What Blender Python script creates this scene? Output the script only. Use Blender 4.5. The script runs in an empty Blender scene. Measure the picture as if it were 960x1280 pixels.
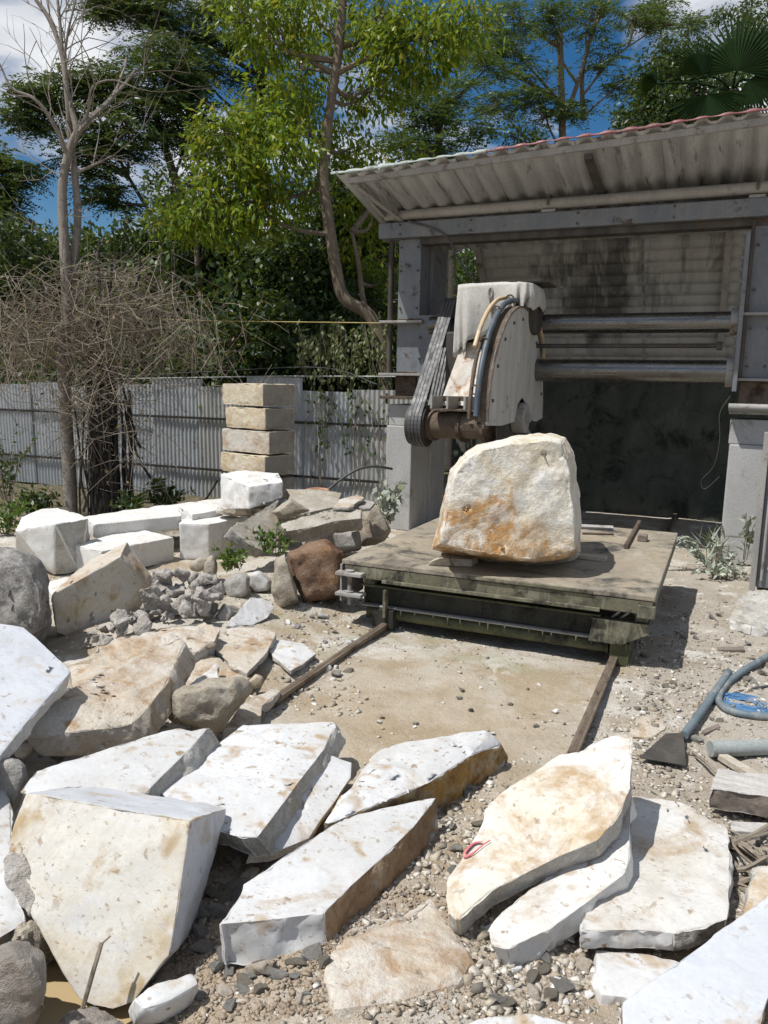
import bpy, bmesh, math, random
import numpy as np
from mathutils import Vector, Matrix

# ---------------------------------------------------------------- camera, sky, sun, exposure
scene = bpy.context.scene
C = scene.collection
R = math.radians
F, PSI, PITCH, ROLL, EYE = 967.0, R(23.5), R(9.3), R(1.2), 1.65
_r0 = np.array([math.cos(PSI), math.sin(PSI), 0]); _u0 = np.array([-math.sin(PSI)*math.sin(PITCH), math.cos(PSI)*math.sin(PITCH), math.cos(PITCH)])
CF = np.array([-math.sin(PSI)*math.cos(PITCH), math.cos(PSI)*math.cos(PITCH), -math.sin(PITCH)])
CR = _r0*math.cos(ROLL)+_u0*math.sin(ROLL); CU = _u0*math.cos(ROLL)-_r0*math.sin(ROLL)
EYEP = np.array([0, 0, EYE])
cam = bpy.data.objects.new('camera', bpy.data.cameras.new('camera'))
C.objects.link(cam); scene.camera = cam
cam.data.sensor_fit = 'VERTICAL'; cam.data.sensor_height = 24.0; cam.data.lens = 24.0*F/1280.0
cam.data.clip_start = 0.05; cam.data.clip_end = 2000
M = Matrix.Identity(4)
for i in range(3):
    M[i][0] = CR[i]; M[i][1] = CU[i]; M[i][2] = -CF[i]; M[i][3] = EYEP[i]
cam.matrix_world = M

SUN_EL, SUN_AZ = R(62), R(225)        # azimuth measured from +Y clockwise: behind the camera, to the left
sdir = Vector((math.sin(SUN_AZ)*math.cos(SUN_EL), math.cos(SUN_AZ)*math.cos(SUN_EL), math.sin(SUN_EL)))
sun = bpy.data.objects.new('sun', bpy.data.lights.new('sun', 'SUN'))
C.objects.link(sun)
sun.data.energy = 4.9; sun.data.angle = R(0.5); sun.data.color = (1.0, 0.975, 0.935)
sun.rotation_euler = sdir.to_track_quat('Z', 'Y').to_euler(); sun.location = (-10, -10, 25)

world = bpy.data.worlds.new('World'); scene.world = world; world.use_nodes = True
wt = world.node_tree; wt.nodes.clear()
def wn(t, **k):
    n = wt.nodes.new(t)
    for a, b in k.items(): setattr(n, a, b)
    return n
w_out = wn('ShaderNodeOutputWorld'); w_bg = wn('ShaderNodeBackground')
w_sky = wn('ShaderNodeTexSky', sky_type='NISHITA', sun_disc=False, sun_elevation=SUN_EL, sun_rotation=SUN_AZ, air_density=1.0, dust_density=0.5, ozone_density=2.0)
w_tc = wn('ShaderNodeTexCoord'); w_map = wn('ShaderNodeMapping'); w_map.inputs['Scale'].default_value = (1, 1, 2.3)
w_map.inputs['Location'].default_value = (0.35, 0.1, 0.2)
w_n = wn('ShaderNodeTexNoise'); w_n.inputs['Scale'].default_value = 2.6; w_n.inputs['Detail'].default_value = 6; w_n.inputs['Roughness'].default_value = 0.58; w_n.inputs['Distortion'].default_value = 0.25
w_r = wn('ShaderNodeValToRGB'); w_r.color_ramp.elements[0].position = 0.44; w_r.color_ramp.elements[1].position = 0.56
w_n2 = wn('ShaderNodeTexNoise'); w_n2.inputs['Scale'].default_value = 5.0; w_n2.inputs['Detail'].default_value = 3
w_cr = wn('ShaderNodeValToRGB')
w_cr.color_ramp.elements[0].color = (6.5, 7.0, 8.2, 1); w_cr.color_ramp.elements[0].position = 0.35
w_cr.color_ramp.elements[1].color = (14.5, 14.8, 15.2, 1); w_cr.color_ramp.elements[1].position = 0.62
w_sat = wn('ShaderNodeHueSaturation'); w_sat.inputs['Saturation'].default_value = 1.4; w_sat.inputs['Value'].default_value = 1.25
w_mix = wn('ShaderNodeMix', data_type='RGBA')
L = wt.links.new
L(w_tc.outputs['Generated'], w_map.inputs['Vector']); L(w_map.outputs[0], w_n.inputs['Vector']); L(w_map.outputs[0], w_n2.inputs['Vector'])
L(w_n.outputs['Fac'], w_r.inputs[0]); L(w_n2.outputs['Fac'], w_cr.inputs[0]); L(w_sky.outputs[0], w_sat.inputs['Color'])
L(w_r.outputs[0], w_mix.inputs['Factor']); L(w_sat.outputs[0], w_mix.inputs['A']); L(w_cr.outputs[0], w_mix.inputs['B'])
L(w_mix.outputs['Result'], w_bg.inputs['Color']); L(w_bg.outputs[0], w_out.inputs['Surface'])
w_bg.inputs['Strength'].default_value = 0.06
world.cycles.sampling_method = 'MANUAL'; world.cycles.sample_map_resolution = 512
scene.view_settings.view_transform = 'Standard'; scene.view_settings.look = 'None'
scene.cycles.max_bounces = 6; scene.cycles.diffuse_bounces = 3; scene.cycles.glossy_bounces = 2; scene.cycles.transmission_bounces = 3; scene.cycles.caustics_reflective = False; scene.cycles.caustics_refractive = False
scene.view_settings.exposure = 0.10; scene.view_settings.gamma = 1.0; scene.view_settings.use_curve_mapping = False

rnd = random.Random(7); rng = np.random.default_rng(7)

# ---------------------------------------------------------------- where a point of the photograph stands
def ray(x, y): return CF+CR*(x-480)/F-CU*(y-640)/F
def atz(x, y, z=0.0): d = ray(x, y); return EYEP+d*(z-EYE)/d[2]
def aty(x, y, Y): d = ray(x, y); return EYEP+d*Y/d[1]
def atx(x, y, X): d = ray(x, y); return EYEP+d*X/d[0]
def atd(x, y, D): return EYEP+ray(x, y)*D
def dep(p): return float((np.asarray(p)-EYEP)@CF)

# ---------------------------------------------------------------- noise
def _h(a, b, c):
    n = (a*73856093) ^ (b*19349663) ^ (c*83492791)
    n = (n ^ (n >> 13))*1274126177 & 0x7fffffff
    n = (n ^ (n >> 16))
    return (n & 0xffffff)/float(0x7fffff)-1.0
def vnoise(p):
    p = np.asarray(p, float); i = np.floor(p).astype(np.int64); f = p-i; f = f*f*(3-2*f)
    x, y, z = i[:, 0], i[:, 1], i[:, 2]; o = 0
    for dx in (0, 1):
        wx = f[:, 0] if dx else 1-f[:, 0]
        for dy in (0, 1):
            wy = f[:, 1] if dy else 1-f[:, 1]
            for dz in (0, 1):
                wz = f[:, 2] if dz else 1-f[:, 2]
                o = o+wx*wy*wz*_h(x+dx, y+dy, z+dz)
    return o
def fbm(p, octv=4, gain=0.5):
    p = np.asarray(p, float); s = 0; a = 1.0
    for k in range(octv):
        s = s+a*vnoise(p*(2.03**k)+17.3*k); a *= gain
    return s

# ---------------------------------------------------------------- materials
def new_mat(name):
    m = bpy.data.materials.new(name); m.use_nodes = True; nt = m.node_tree; nt.nodes.clear()
    return m, nt
class NT:
    def __init__(s, name):
        s.m, s.t = new_mat(name)
        s.out = s.n('ShaderNodeOutputMaterial'); s.b = s.n('ShaderNodeBsdfPrincipled'); s.l(s.b.outputs[0], s.out.inputs[0])
    def n(s, t, **k):
        o = s.t.nodes.new(t)
        for a, b in k.items(): setattr(o, a, b)
        return o
    def l(s, a, b): s.t.links.new(a, b)
    def coord(s, rand=True, stretch=None, kind='Object'):
        tc = s.n('ShaderNodeTexCoord'); v = tc.outputs[kind]
        if stretch:
            mp = s.n('ShaderNodeMapping'); mp.inputs['Scale'].default_value = stretch; s.l(v, mp.inputs[0]); v = mp.outputs[0]
        if rand:
            oi = s.n('ShaderNodeObjectInfo'); mu = s.n('ShaderNodeMath', operation='MULTIPLY'); mu.inputs[1].default_value = 37.0
            s.l(oi.outputs['Random'], mu.inputs[0]); ad = s.n('ShaderNodeVectorMath', operation='ADD'); s.l(v, ad.inputs[0]); s.l(mu.outputs[0], ad.inputs[1]); v = ad.outputs[0]
        return v
    def noise(s, v, scale, detail=5, rough=0.55, dist=0.0):
        o = s.n('ShaderNodeTexNoise'); o.inputs['Scale'].default_value = scale; o.inputs['Detail'].default_value = detail
        o.inputs['Roughness'].default_value = rough; o.inputs['Distortion'].default_value = dist; s.l(v, o.inputs['Vector']); return o.outputs['Fac']
    def ramp(s, f, a, b, ca=0.0, cb=1.0):
        o = s.n('ShaderNodeMapRange'); o.inputs['From Min'].default_value = a; o.inputs['From Max'].default_value = b
        o.inputs['To Min'].default_value = ca; o.inputs['To Max'].default_value = cb; s.l(f, o.inputs['Value']); return o.outputs[0]
    def mul(s, a, b, op='MULTIPLY'):
        o = s.n('ShaderNodeMath', operation=op)
        for i, q in enumerate((a, b)):
            if isinstance(q, (int, float)): o.inputs[i].default_value = q
            else: s.l(q, o.inputs[i])
        return o.outputs[0]
    def mix(s, f, a, b, mode='MIX'):
        o = s.n('ShaderNodeMix', data_type='RGBA', blend_type=mode)
        for key, q in (('Factor', f), ('A', a), ('B', b)):
            if isinstance(q, (int, float)): o.inputs[key].default_value = q
            elif isinstance(q, tuple): o.inputs[key].default_value = (*q, 1)
            else: s.l(q, o.inputs[key])
        return o.outputs['Result']
    def color(s, c):
        if isinstance(c, tuple): s.b.inputs['Base Color'].default_value = (*c, 1)
        else: s.l(c, s.b.inputs['Base Color'])
    def bump(s, h, strength=0.4, dist=0.01):
        o = s.n('ShaderNodeBump'); o.inputs['Strength'].default_value = strength; o.inputs['Distance'].default_value = dist
        s.l(h, o.inputs['Height']); s.l(o.outputs[0], s.b.inputs['Normal'])
    def rough(s, r):
        if isinstance(r, (int, float)): s.b.inputs['Roughness'].default_value = r
        else: s.l(r, s.b.inputs['Roughness'])

def stone_mat(name, base, second, stain, stain_amt=0.5, speck=0.5, speck_col=(0.25, 0.18, 0.11), vein=0.3, vein_col=(0.5, 0.5, 0.5), bump=0.35, scale=1.0, rough=0.62, dust=0.25, mud=.5):
    """base/second: slow blotches of the stone; stain: mineral staining with hard-edged islands; speck: small pits; vein: streaks; dust: pale sawing dust"""
    n = NT(name); v = n.coord()
    c = n.mix(n.ramp(n.noise(v, 2.6*scale, 4, .6, .6), .40, .60), base, second)
    st = n.mul(n.ramp(n.noise(v, 3.1*scale, 6, .68, 1.1), .60-.2*stain_amt, .68-.16*stain_amt), n.ramp(n.noise(v, 19*scale, 4, .7), .36, .58, .25, 1.0))
    c = n.mix(n.mul(st, min(1.0, .5+stain_amt*.5)), c, stain)
    if vein > 0:
        vv = n.coord(True, (1.0, 3.2, 2.2)); c = n.mix(n.mul(n.ramp(n.noise(vv, 3.0*scale, 5, .62, 1.6), .54, .72), vein), c, vein_col)
    if speck > 0:
        big = n.ramp(n.noise(v, 5.0*scale, 2), .36, .56)
        sp = n.mul(n.ramp(n.noise(v, 24*scale, 3, .6, .3), .61, .69), n.mul(big, speck)); c = n.mix(sp, c, speck_col)
        sp2 = n.mul(n.ramp(n.noise(v, 8*scale, 3, .5, .4), .61, .70), speck*.8); c = n.mix(sp2, c, stain)
    if speck > 0:
        fs = n.mul(n.ramp(n.noise(n.coord(True, (1, 2.2, 1.4)), 46*scale, 2, .6, .3), .63, .70), speck*.75); c = n.mix(n.mul(fs, n.ramp(n.noise(v, 3.3*scale, 2), .40, .58)), c, speck_col)
    if mud > 0:
        mf = n.mul(n.ramp(n.noise(v, 4.3*scale, 6, .72, .8), .55, .70), n.ramp(n.noise(v, 33, 4, .75), .38, .6)); c = n.mix(n.mul(mf, mud), c, (.40, .33, .24))
    c = n.mix(n.mul(n.ramp(n.noise(v, 6*scale, 5, .7), .54, .7), dust), c, (.68, .675, .66))
    gg = .06+.2*min(1, bump)
    g = n.ramp(n.noise(v, 60, 3, .75), .3, .7, 1-gg, 1+gg*.6)
    o = n.n('ShaderNodeVectorMath', operation='SCALE'); n.l(c, o.inputs[0]); n.l(g, o.inputs['Scale']); n.color(o.outputs[0])
    n.rough(n.ramp(n.noise(v, 12, 2), .3, .7, rough-.12, rough+.2))
    h = n.noise(v, 13, 6, .8)
    n.bump(h, min(1.0, bump*1.6), .03); n.b.inputs['Specular IOR Level'].default_value = .3
    return n.m
MAT = {}
MAT['marble'] = stone_mat('white marble', (.565, .568, .57), (.49, .487, .475), (.34, .24, .13), .22, 1.0, vein=.22, vein_col=(.54, .55, .575), bump=.05)
MAT['marble_blue'] = stone_mat('blue white marble', (.54, .555, .58), (.485, .50, .525), (.40, .30, .18), .14, .6, vein=.6, vein_col=(.36, .39, .45), bump=.03, dust=.1, mud=.15)
MAT['marble_warm'] = stone_mat('cream marble', (.57, .52, .42), (.59, .575, .54), (.34, .21, .085), .5, .8, vein=.2, vein_col=(.5, .45, .36), bump=.22)
MAT['marble_cream'] = stone_mat('cream stained marble', (.49, .42, .305), (.53, .51, .46), (.34, .24, .12), .42, 1.0, vein=.55, vein_col=(.50, .52, .57), bump=.10)
MAT['marble_dirty'] = stone_mat('dirty white slab', (.56, .55, .525), (.49, .46, .405), (.35, .26, .16), .42, .9, vein=.15, vein_col=(.5, .47, .42), bump=.12)
MAT['marble_rough'] = stone_mat('broken marble', (.56, .545, .505), (.44, .42, .375), (.35, .26, .15), .3, .4, vein=.4, vein_col=(.33, .32, .30), bump=.75, scale=1.5, rough=.8)
MAT['marble_tan'] = stone_mat('tan weathered marble', (.48, .41, .32), (.54, .50, .435), (.33, .205, .105), .5, .9, vein=.3, bump=.4)
MAT['marble_cut'] = stone_mat('sawn marble block', (.67, .665, .65), (.61, .595, .565), (.42, .37, .29), .14, .5, vein=.15, bump=.07, dust=.2, mud=.35)
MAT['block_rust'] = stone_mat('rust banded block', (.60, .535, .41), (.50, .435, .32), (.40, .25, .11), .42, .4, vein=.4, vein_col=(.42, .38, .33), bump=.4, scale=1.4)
MAT['block_shaded'] = stone_mat('block side with painted shade', (.36, .33, .28), (.28, .26, .23), (.25, .19, .12), .4, .4, vein=.4, vein_col=(.2, .19, .18), bump=.5, scale=1.4, rough=.85)  # tone of the right faces: their shade is put into this darker colour
MAT['crust_brown'] = stone_mat('brown rock crust', (.36, .22, .115), (.45, .32, .19), (.22, .12, .06), .5, .6, vein=.2, vein_col=(.55, .48, .40), bump=.6, scale=2.0, rough=.8)
MAT['crust_ochre'] = stone_mat('ochre rock crust', (.46, .27, .07), (.55, .45, .30), (.22, .10, .03), .6, .3, vein=.4, vein_col=(.72, .70, .66), bump=.6, scale=2.2, rough=.75)
MAT['rock_grey'] = stone_mat('grey rock', (.36, .345, .315), (.43, .41, .38), (.24, .19, .14), .35, .3, vein=.3, vein_col=(.16, .16, .16), bump=.7, scale=1.6, rough=.85)
MAT['rock_dark'] = stone_mat('lichened dark boulder', (.26, .25, .235), (.36, .34, .315), (.075, .075, .075), .6, .5, speck_col=(.5, .49, .46), vein=.3, vein_col=(.12, .12, .12), bump=.7, scale=1.6, rough=.88)
MAT['rock_mud'] = stone_mat('mud coated rock', (.36, .31, .24), (.43, .385, .31), (.29, .23, .16), .4, .4, vein=.2, bump=.9, scale=2.0, rough=.9)
MAT['rock_rust'] = stone_mat('red brown boulder', (.165, .085, .045), (.23, .15, .10), (.30, .18, .09), .4, .4, speck_col=(.45, .4, .35), vein=.4, vein_col=(.09, .06, .05), bump=.8, scale=1.4, rough=.85, dust=.08)
MAT['rock_ripple'] = stone_mat('striped grey brown stone', (.44, .41, .35), (.34, .31, .26), (.33, .26, .16), .4, .3, vein=.9, vein_col=(.26, .24, .21), bump=.4, scale=1.3, rough=.8)
MAT['big_rock'] = stone_mat('raw marble boulder', (.74, .70, .61), (.70, .60, .44), (.58, .27, .07), .42, .35, vein=.35, vein_col=(.50, .46, .38), bump=.9, scale=1.3, rough=.7)
MAT['clay'] = stone_mat('grey clay slurry', (.38, .35, .315), (.46, .425, .385), (.31, .275, .235), .3, .2, vein=.2, bump=.9, scale=2.2, rough=.9)
MAT['clay_wet'] = stone_mat('wet grey clay', (.215, .19, .165), (.26, .23, .20), (.17, .145, .12), .3, 0, vein=.1, bump=.5, scale=2.0, rough=.38, dust=0)

def metal_mat(name, base, second, rust, rust_amt, metallic=0.3, rough=.55, streak=(1, 1, .25), scale=3.0, bump=.25, rand=True, rust2=None, blotch=False):
    n = NT(name); v = n.coord(rand); vs = n.coord(rand, streak)
    c = n.mix(n.ramp(n.noise(vs, scale*2, 4, .6), .35, .65), base, second)
    rf = n.ramp(n.noise(vs if blotch else v, scale*1.6, 6, .72, .5), .66-.28*rust_amt, .74-.2*rust_amt)
    c = n.mix(rf, c, rust)
    if rust2: c = n.mix(n.ramp(n.noise(vs, scale*3.1, 4, .7), .52, .7), c, rust2)
    g = n.ramp(n.noise(v, 60, 4, .7), .25, .75, .8, 1.15)
    o = n.n('ShaderNodeVectorMath', operation='SCALE'); n.l(c, o.inputs[0]); n.l(g, o.inputs['Scale']); n.color(o.outputs[0])
    n.b.inputs['Metallic'].default_value = metallic
    n.rough(n.mul(n.ramp(n.noise(v, 14, 5), .3, .7, rough-.1, rough+.15), n.mul(rf, .2), 'ADD'))
    n.bump(n.noise(v, 45, 4, .7), bump, .006)
    return n.m
MAT['steel_paint'] = metal_mat('dusty blue grey steel', (.145, .16, .18), (.20, .205, .21), (.07, .05, .04), .32, .1, .55)
MAT['steel_dusty'] = metal_mat('pale dusty steel', (.36, .345, .32), (.27, .26, .245), (.15, .095, .06), .35, .05, .75)
MAT['steel_rust'] = metal_mat('rusty steel', (.10, .07, .048), (.155, .12, .09), (.055, .038, .03), .5, .2, .8, bump=.5)
MAT['steel_dark'] = metal_mat('dark greasy steel', (.05, .045, .04), (.10, .09, .075), (.10, .06, .035), .4, .3, .6)
MAT['rail_steel'] = metal_mat('worn rail steel', (.16, .115, .08), (.23, .19, .145), (.085, .055, .04), .5, .35, .55, bump=.4)
MAT['deck'] = metal_mat('cart deck plate', (.385, .325, .235), (.29, .255, .205), (.07, .066, .058), .54, .1, .45, (1, .5, 1), 1.3, .3, rust2=(.42, .375, .30))
MAT['moss_steel'] = metal_mat('mossy steel', (.175, .16, .105), (.11, .105, .07), (.035, .034, .026), .55, .1, .7, (1, 1, .35), 4.0, .5, rust2=(.26, .245, .18))
MAT['moss_green'] = metal_mat('green slimed steel', (.085, .088, .035), (.05, .054, .024), (.022, .022, .015), .5, .05, .6, (1, 1, .3), 4.0, .5)
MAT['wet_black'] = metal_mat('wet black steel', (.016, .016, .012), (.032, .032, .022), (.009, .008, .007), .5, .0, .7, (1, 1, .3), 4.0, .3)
MAT['chrome'] = metal_mat('wet polished cylinder', (.22, .22, .215), (.15, .145, .135), (.11, .08, .05), .35, .9, .28, (.3, 4, 4), 2.0, .0)
MAT['galv'] = metal_mat('galvanised sheet', (.31, .33, .345), (.40, .42, .43), (.17, .165, .15), .28, .3, .5, (1, 1, .2), 3.0, .08)
MAT['galv_warm'] = metal_mat('dusty galvanised sheet', (.41, .41, .385), (.32, .325, .315), (.17, .165, .145), .28, .2, .6, (1, 1, .15), 2.5, .1)
MAT['tin_under'] = metal_mat('stained tin underside', (.42, .42, .42), (.31, .31, .31), (.09, .088, .086), .34, .1, .6, (3.2, .22, 1), 2.0, .08, rust2=(.42, .42, .415), blotch=True)
MAT['tin_back'] = metal_mat('soot stained back sheet', (.42, .415, .39), (.30, .295, .28), (.045, .044, .042), .5, .05, .6, (.5, .6, 1.0), .75, .1, False)
def back_sheet():
    n = NT('wet stained back sheet'); v = n.coord(False); sx = n.n('ShaderNodeSeparateXYZ'); n.l(v, sx.inputs[0]); X_, Z_ = sx.outputs[0], sx.outputs[2]
    vs = n.coord(False, (3.0, 1, .35)); c = n.mix(n.ramp(n.noise(vs, 2.2, 4, .65), .35, .65), (.43, .435, .43), (.33, .335, .33))
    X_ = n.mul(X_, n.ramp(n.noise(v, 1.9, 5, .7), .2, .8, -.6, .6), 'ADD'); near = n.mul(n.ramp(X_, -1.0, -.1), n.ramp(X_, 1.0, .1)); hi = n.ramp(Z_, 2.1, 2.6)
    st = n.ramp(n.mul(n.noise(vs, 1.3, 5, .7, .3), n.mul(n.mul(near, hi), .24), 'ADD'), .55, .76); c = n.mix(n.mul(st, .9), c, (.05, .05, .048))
    c = n.mix(n.mul(n.ramp(n.noise(v, 5, 5, .7), .52, .66), .5), c, (.22, .215, .20)); n.color(c); n.rough(.5); n.b.inputs['Metallic'].default_value = .15; n.bump(n.noise(v, 40, 3), .1, .005); return n.m
MAT['tin_back'] = back_sheet()
MAT['tin_red'] = metal_mat('red roofing', (.15, .036, .04), (.20, .07, .07), (.085, .06, .05), .45, .05, .5)
MAT['tin_green'] = metal_mat('pale green weathered roofing', (.36, .40, .37), (.28, .31, .28), (.06, .055, .045), .4, .05, .7)
MAT['hood'] = metal_mat('white painted dirty hood', (.56, .55, .52), (.47, .455, .42), (.17, .12, .08), .2, .05, .5, (1, 1, .15), 3.0, .2, rust2=(.42, .395, .355))
MAT['hood_rust'] = metal_mat('white hood with rust runs', (.60, .57, .52), (.50, .45, .38), (.33, .17, .08), .42, .05, .65, (1, 1, .3), 3.0, .3)
MAT['concrete'] = metal_mat('cement footing', (.47, .465, .45), (.40, .395, .385), (.28, .275, .26), .3, .0, .85, (1, 1, .4), 2.2, .4)
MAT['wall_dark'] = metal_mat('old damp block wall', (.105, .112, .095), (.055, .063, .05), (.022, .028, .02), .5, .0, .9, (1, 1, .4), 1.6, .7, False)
MAT['wood'] = metal_mat('weathered wood', (.36, .31, .245), (.46, .42, .35), (.17, .135, .105), .3, .0, .85, (.4, 5, 5), 5.0, .6)
MAT['wood_grey'] = metal_mat('grey weathered timber', (.46, .44, .41), (.36, .34, .32), (.20, .18, .16), .35, .0, .9, (.6, 6, 6), 4.0, .6)
MAT['wood_dark'] = metal_mat('dark end grain', (.16, .13, .105), (.22, .185, .155), (.08, .065, .055), .35, .0, .9, (1, 1, 4), 5.0, .6)
MAT['rubber'] = metal_mat('dusty black rubber', (.045, .045, .047), (.085, .085, .085), (.03, .03, .03), .3, .0, .55, bump=.1)
MAT['hose_blue'] = metal_mat('dusty blue grey hose', (.10, .135, .155), (.16, .195, .21), (.30, .29, .27), .45, .0, .6, bump=.2)
MAT['hose_dark'] = metal_mat('dark blue hose', (.045, .065, .085), (.10, .12, .135), (.2, .19, .17), .25, .0, .5, bump=.1)
MAT['hose_tan'] = metal_mat('tan hose', (.50, .37, .22), (.56, .45, .30), (.35, .28, .2), .3, .0, .55, bump=.1)
MAT['pipe_grey'] = metal_mat('grey steel pipe', (.25, .285, .28), (.34, .36, .345), (.42, .40, .37), .35, .2, .6)
MAT['cloth'] = metal_mat('dusty white tarpaulin', (.52, .505, .47), (.44, .425, .39), (.27, .25, .22), .3, .0, .8, (1, 1, 1), 3.0, .1)
MAT['rope_blue'] = metal_mat('blue plastic', (.05, .15, .32), (.12, .25, .40), (.42, .36, .28), .5, .0, .5)
MAT['yellow'] = metal_mat('yellow cable', (.34, .26, .06), (.40, .32, .10), (.2, .16, .07), .2, .0, .5)
MAT['clay_pot'] = metal_mat('terracotta', (.40, .20, .12), (.46, .27, .18), (.5, .42, .35), .3, .0, .8)
MAT['bark'] = metal_mat('brown bark', (.15, .118, .082), (.21, .17, .125), (.08, .065, .05), .4, .0, .9, (1, 1, .25), 9.0, .9)
MAT['bark_tan'] = metal_mat('tan bark', (.115, .09, .062), (.165, .13, .092), (.065, .05, .035), .35, .0, .9, (1, 1, .3), 7.0, .7)
MAT['bark_pale'] = metal_mat('pale dead bark', (.235, .21, .18), (.17, .148, .122), (.10, .085, .068), .4, .0, .9, (1, 1, .25), 8.0, .8)
MAT['bark_dark'] = metal_mat('dark bark', (.05, .042, .033), (.08, .068, .053), (.03, .026, .02), .4, .0, .9, (1, 1, .25), 9.0, .9)
MAT['twig'] = metal_mat('dry twigs', (.205, .17, .125), (.265, .225, .175), (.10, .082, .06), .5, .0, .9, (1, 1, 1), 4.0, .2)
MAT['stump'] = metal_mat('shadow dark vine stump', (.014, .012, .010), (.026, .022, .017), (.008, .007, .006), .4, .0, .95, (1, 1, .3), 6.0, .9)  # near-black: the deep shadow among the vines is painted into the colour
MAT['red_paint'] = metal_mat('red crayon mark', (.50, .10, .11), (.58, .20, .19), (.62, .45, .38), .55, .0, .7)

def leaf_mat(name, a, b, c=None, trans=.35, rough=.45):
    n = NT(name); g = n.n('ShaderNodeNewGeometry'); rp = g.outputs['Random Per Island']
    col = n.mix(rp, a, b)
    if c: col = n.mix(n.ramp(rp, .86, .93), col, c)
    n.color(col); n.rough(rough); n.b.inputs['Specular IOR Level'].default_value = .35 if rough < .65 else .06
    t = n.n('ShaderNodeBsdfTranslucent'); tc = n.mix(.5, col, (.30, .36, .03), 'MIX')
    n.l(tc, t.inputs['Color']); ms = n.n('ShaderNodeMixShader'); ms.inputs[0].default_value = trans
    n.l(n.b.outputs[0], ms.inputs[1]); n.l(t.outputs[0], ms.inputs[2]); n.l(ms.outputs[0], n.out.inputs[0])
    return n.m
MAT['leaf_lime'] = leaf_mat('lime leaves', (.045, .115, .008), (.235, .305, .015), (.36, .34, .03), .42, .4)
MAT['leaf_dark'] = leaf_mat('dark feathery leaves', (.016, .040, .012), (.040, .078, .018), (.075, .12, .025), .25)
MAT['leaf_mid'] = leaf_mat('mid green leaves', (.025, .062, .015), (.055, .105, .022), (.09, .14, .03), .28)
MAT['leaf_under'] = leaf_mat('undergrowth leaves', (.012, .034, .010), (.038, .074, .017), (.085, .125, .035), .22)
MAT['leaf_weed'] = leaf_mat('bright weed leaves', (.045, .115, .018), (.10, .19, .03), (.20, .26, .06), .35)
MAT['leaf_dusty'] = leaf_mat('dust coated leaves', (.36, .40, .33), (.50, .53, .46), (.20, .25, .13), .15, .8)
MAT['leaf_pale'] = leaf_mat('pale hanging vine leaves', (.10, .13, .05), (.22, .25, .12), (.30, .31, .18), .3, .6)
MAT['leaf_dead'] = leaf_mat('dead brown leaves', (.16, .10, .055), (.28, .20, .12), None, .2, .8)
MAT['leaf_palm'] = leaf_mat('palm fronds', (.008, .022, .008), (.016, .038, .013), None, .1, .7)

def boulder_mat():
    n = NT('raw boulder skin'); v = n.coord(False)
    c = n.mix(n.ramp(n.noise(v, 3.0, 5, .65, .5), .42, .62), (.66, .625, .545), (.56, .475, .335))
    c = n.mix(n.mul(n.ramp(n.noise(v, 6.5, 7, .7, .6), .50, .62), .8), c, (.70, .685, .655))
    sx = n.n('ShaderNodeSeparateXYZ'); n.l(v, sx.inputs[0])
    low = n.mul(n.ramp(sx.outputs[2], .75, .30), n.ramp(sx.outputs[0], .60, -.05))
    st = n.ramp(n.mul(n.noise(v, 3.0, 6, .72, 1.0), n.mul(low, .22), 'ADD'), .58, .72)
    c = n.mix(n.mul(st, n.ramp(n.noise(v, 22, 4, .7), .34, .56, .35, 1.0)), c, (.47, .25, .085))
    c = n.mix(n.mul(n.ramp(n.noise(v, 7.0, 6, .75, 1.2), .63, .72), .7), c, (.40, .34, .26))
    g = n.ramp(n.noise(v, 40, 4, .75), .3, .7, .78, 1.12); o = n.n('ShaderNodeVectorMath', operation='SCALE'); n.l(c, o.inputs[0]); n.l(g, o.inputs['Scale']); n.color(o.outputs[0])
    n.rough(.72); n.bump(n.noise(v, 10, 6, .78), .8, .03); n.b.inputs['Specular IOR Level'].default_value = .3
    return n.m
MAT['big_rock'] = boulder_mat()

# ---------------------------------------------------------------- mesh helpers
def link(name, me, mats, parent=None, loc=None):
    o = bpy.data.objects.new(name, me); C.objects.link(o)
    if me is not None and not me.materials:
        for m in (mats if isinstance(mats, (list, tuple)) else [mats]): me.materials.append(MAT[m] if isinstance(m, str) else m)
    if loc is not None: o.location = loc
    if parent is not None: o.parent = parent
    return o
def tag(o, label=None, cat=None, group=None, kind=None):
    if label: o['label'] = label
    if cat: o['category'] = cat
    if group: o['group'] = group
    if kind: o['kind'] = kind
    return o
def empty(name, loc, label, cat, group=None, rz=0.0):
    o = bpy.data.objects.new(name, None); C.objects.link(o); o.location = loc; o.rotation_euler[2] = rz; o.empty_display_size = .2
    return tag(o, label, cat, group)
def big_mesh(name, V, Fq, smooth=False):
    """V (n,3) float, Fq (m,k) int"""
    V = np.ascontiguousarray(V, np.float32); Fq = np.ascontiguousarray(Fq, np.int32); m, k = Fq.shape
    me = bpy.data.meshes.new(name); me.vertices.add(len(V)); me.vertices.foreach_set('co', V.ravel())
    me.loops.add(m*k); me.loops.foreach_set('vertex_index', Fq.ravel())
    me.polygons.add(m); me.polygons.foreach_set('loop_start', np.arange(0, m*k, k, dtype=np.int32))
    if smooth: me.polygons.foreach_set('use_smooth', np.ones(m, bool))
    me.update(calc_edges=True); return me
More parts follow.
